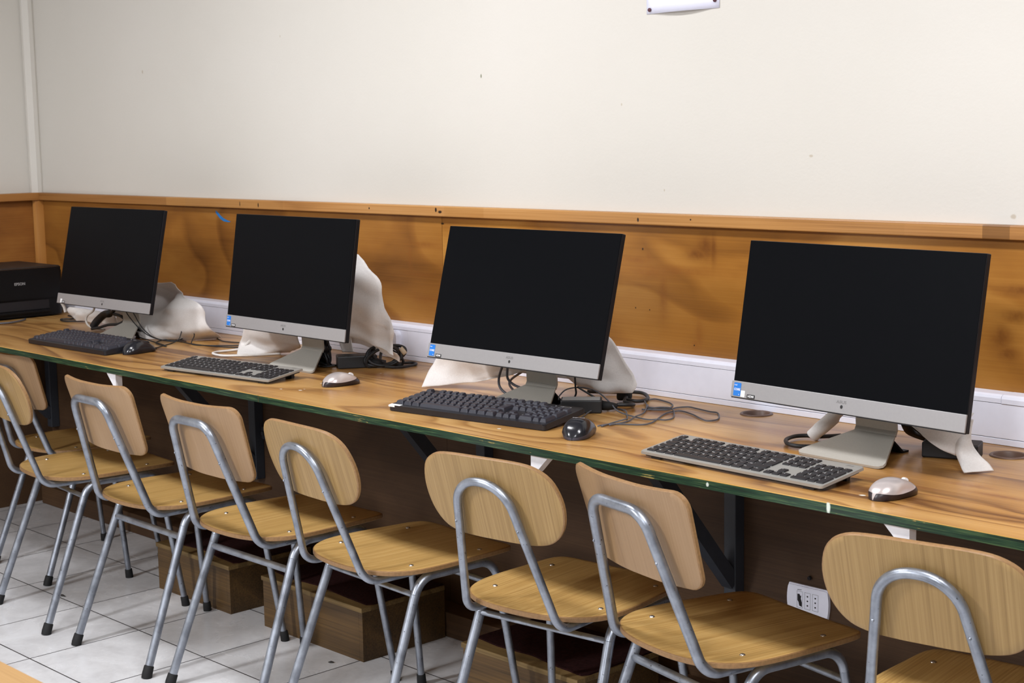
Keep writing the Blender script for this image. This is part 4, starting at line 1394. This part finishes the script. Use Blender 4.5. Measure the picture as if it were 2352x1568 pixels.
cable('cable', 'dark cord lying between the printer and the farthest monitor', Z([(-.60, .50), (-.53, .49), (-.50, .46), (-.52, .43), (-.46, .41), (-.42, .44), (-.40, .50)], .7545), .0028, 'cable')

# ------------------------------------------------------------ paper notice on the wall, marks
t = thing('paper_notice', 'white sheet of paper pinned high on the wall, cut off by the top edge', 'paper', (2.1165, WY, 1.642))
bm = bmesh.new()
N = 14
g = []
for i in range(N + 1):
    for j in range(N + 1):
        u, v = i / N, j / N
        x = -.1085 + .217 * u
        bow = .0012 + .012 * math.sin(PI * min(1, max(0, (u - .08) / .84))) ** 1.2 * (1 - v) ** 2
        g.append(bm.verts.new((x + .001 * v, -bow - .0004, .297 * v + .001 * u)))
for i in range(N):
    for j in range(N):
        a = i * (N + 1) + j
        bm.faces.new((g[a], g[a + N + 1], g[a + N + 2], g[a + 1]))
o = obj('sheet', bm, 'paper', t, True)
md = o.modifiers.new('thickness', 'SOLIDIFY'); md.thickness = .0003; md.offset = 0
for x, z in ((-.0975, .0095), (.0975, .0185), (-.0975, .285), (.0975, .285)):
    bm = bmesh.new(); b2 = bmesh.new(); lathe(b2, [(.0012, 0), (.0046, .001), (.0046, .003), (.0032, .0052), (.0005, .0058)], 14); merge(bm, b2, 0, Matrix.Translation((x, -.0022, z)) @ Matrix.Rotation(PI / 2, 4, 'X')); obj('push_pin', bm, 'pin', t, True)
bm = bmesh.new()
c = [(.160, 1.135), (.172, 1.128), (.186, 1.118), (.205, 1.110), (.228, 1.106), (.242, 1.105)]
wd = [.004, .0065, .006, .005, .0025, .0008]
L = [[bm.verts.new((x, PY - y, z + s * w_)) for (x, z), w_ in zip(c, wd)] for s, y in ((1, .0003), (-1, .0003))]
for k in range(len(c) - 1):
    bm.faces.new((L[0][k], L[0][k + 1], L[1][k + 1], L[1][k]))
o = obj('tape_scrap', bm, 'blue')
md = o.modifiers.new('thickness', 'SOLIDIFY'); md.thickness = .0004
tag(o, 'bright blue curved scrap on the panelling left of the second monitor', 'mark')
bm = bmesh.new(); tube(bm, [(.172, -.003, .003), (.182, .006, .004), (.194, .012, .003), (.208, .014, .002)], [.002, .005, .005, .0015], 8, flat=.5)
tag(obj('rubbish_scrap', bm, 'scrap', None, True), 'small dark scrap lying on the floor tiles at left', 'litter')
bm = bmesh.new(); tube(bm, [(1.272, .203, .002), (1.278, .207, .003), (1.284, .212, .002)], [.002, .005, .002], 8, flat=.5)
tag(obj('rubbish_scrap', bm, 'scrap', None, True), 'tiny brown scrap on the floor before the middle wooden box', 'litter')

# ------------------------------------------------------------ second table by the camera (only its corner shows)
t = thing('table', 'pale wooden table top just showing in the bottom left corner', 'table', (2.9, -1.70, 0))
bm = bmesh.new(); b2 = bmesh.new(); prism(b2, rrect(1.2, .66, .02, 5), .728, .750, 'z')
bmesh.ops.bevel(b2, geom=[e for e in b2.edges if all(v.co.z > .749 for v in e.verts)], offset=.003, segments=2, affect='EDGES')
merge(bm, b2); obj('table_top', bm, 'table', t)
for sx in (-1, 1):
    for sy in (-1, 1):
        bm = bmesh.new(); tube(bm, [(sx * .52, sy * .25, 0), (sx * .52, sy * .25, .7275)], .014, 12); obj('leg', bm, 'steel', t, True, 60)
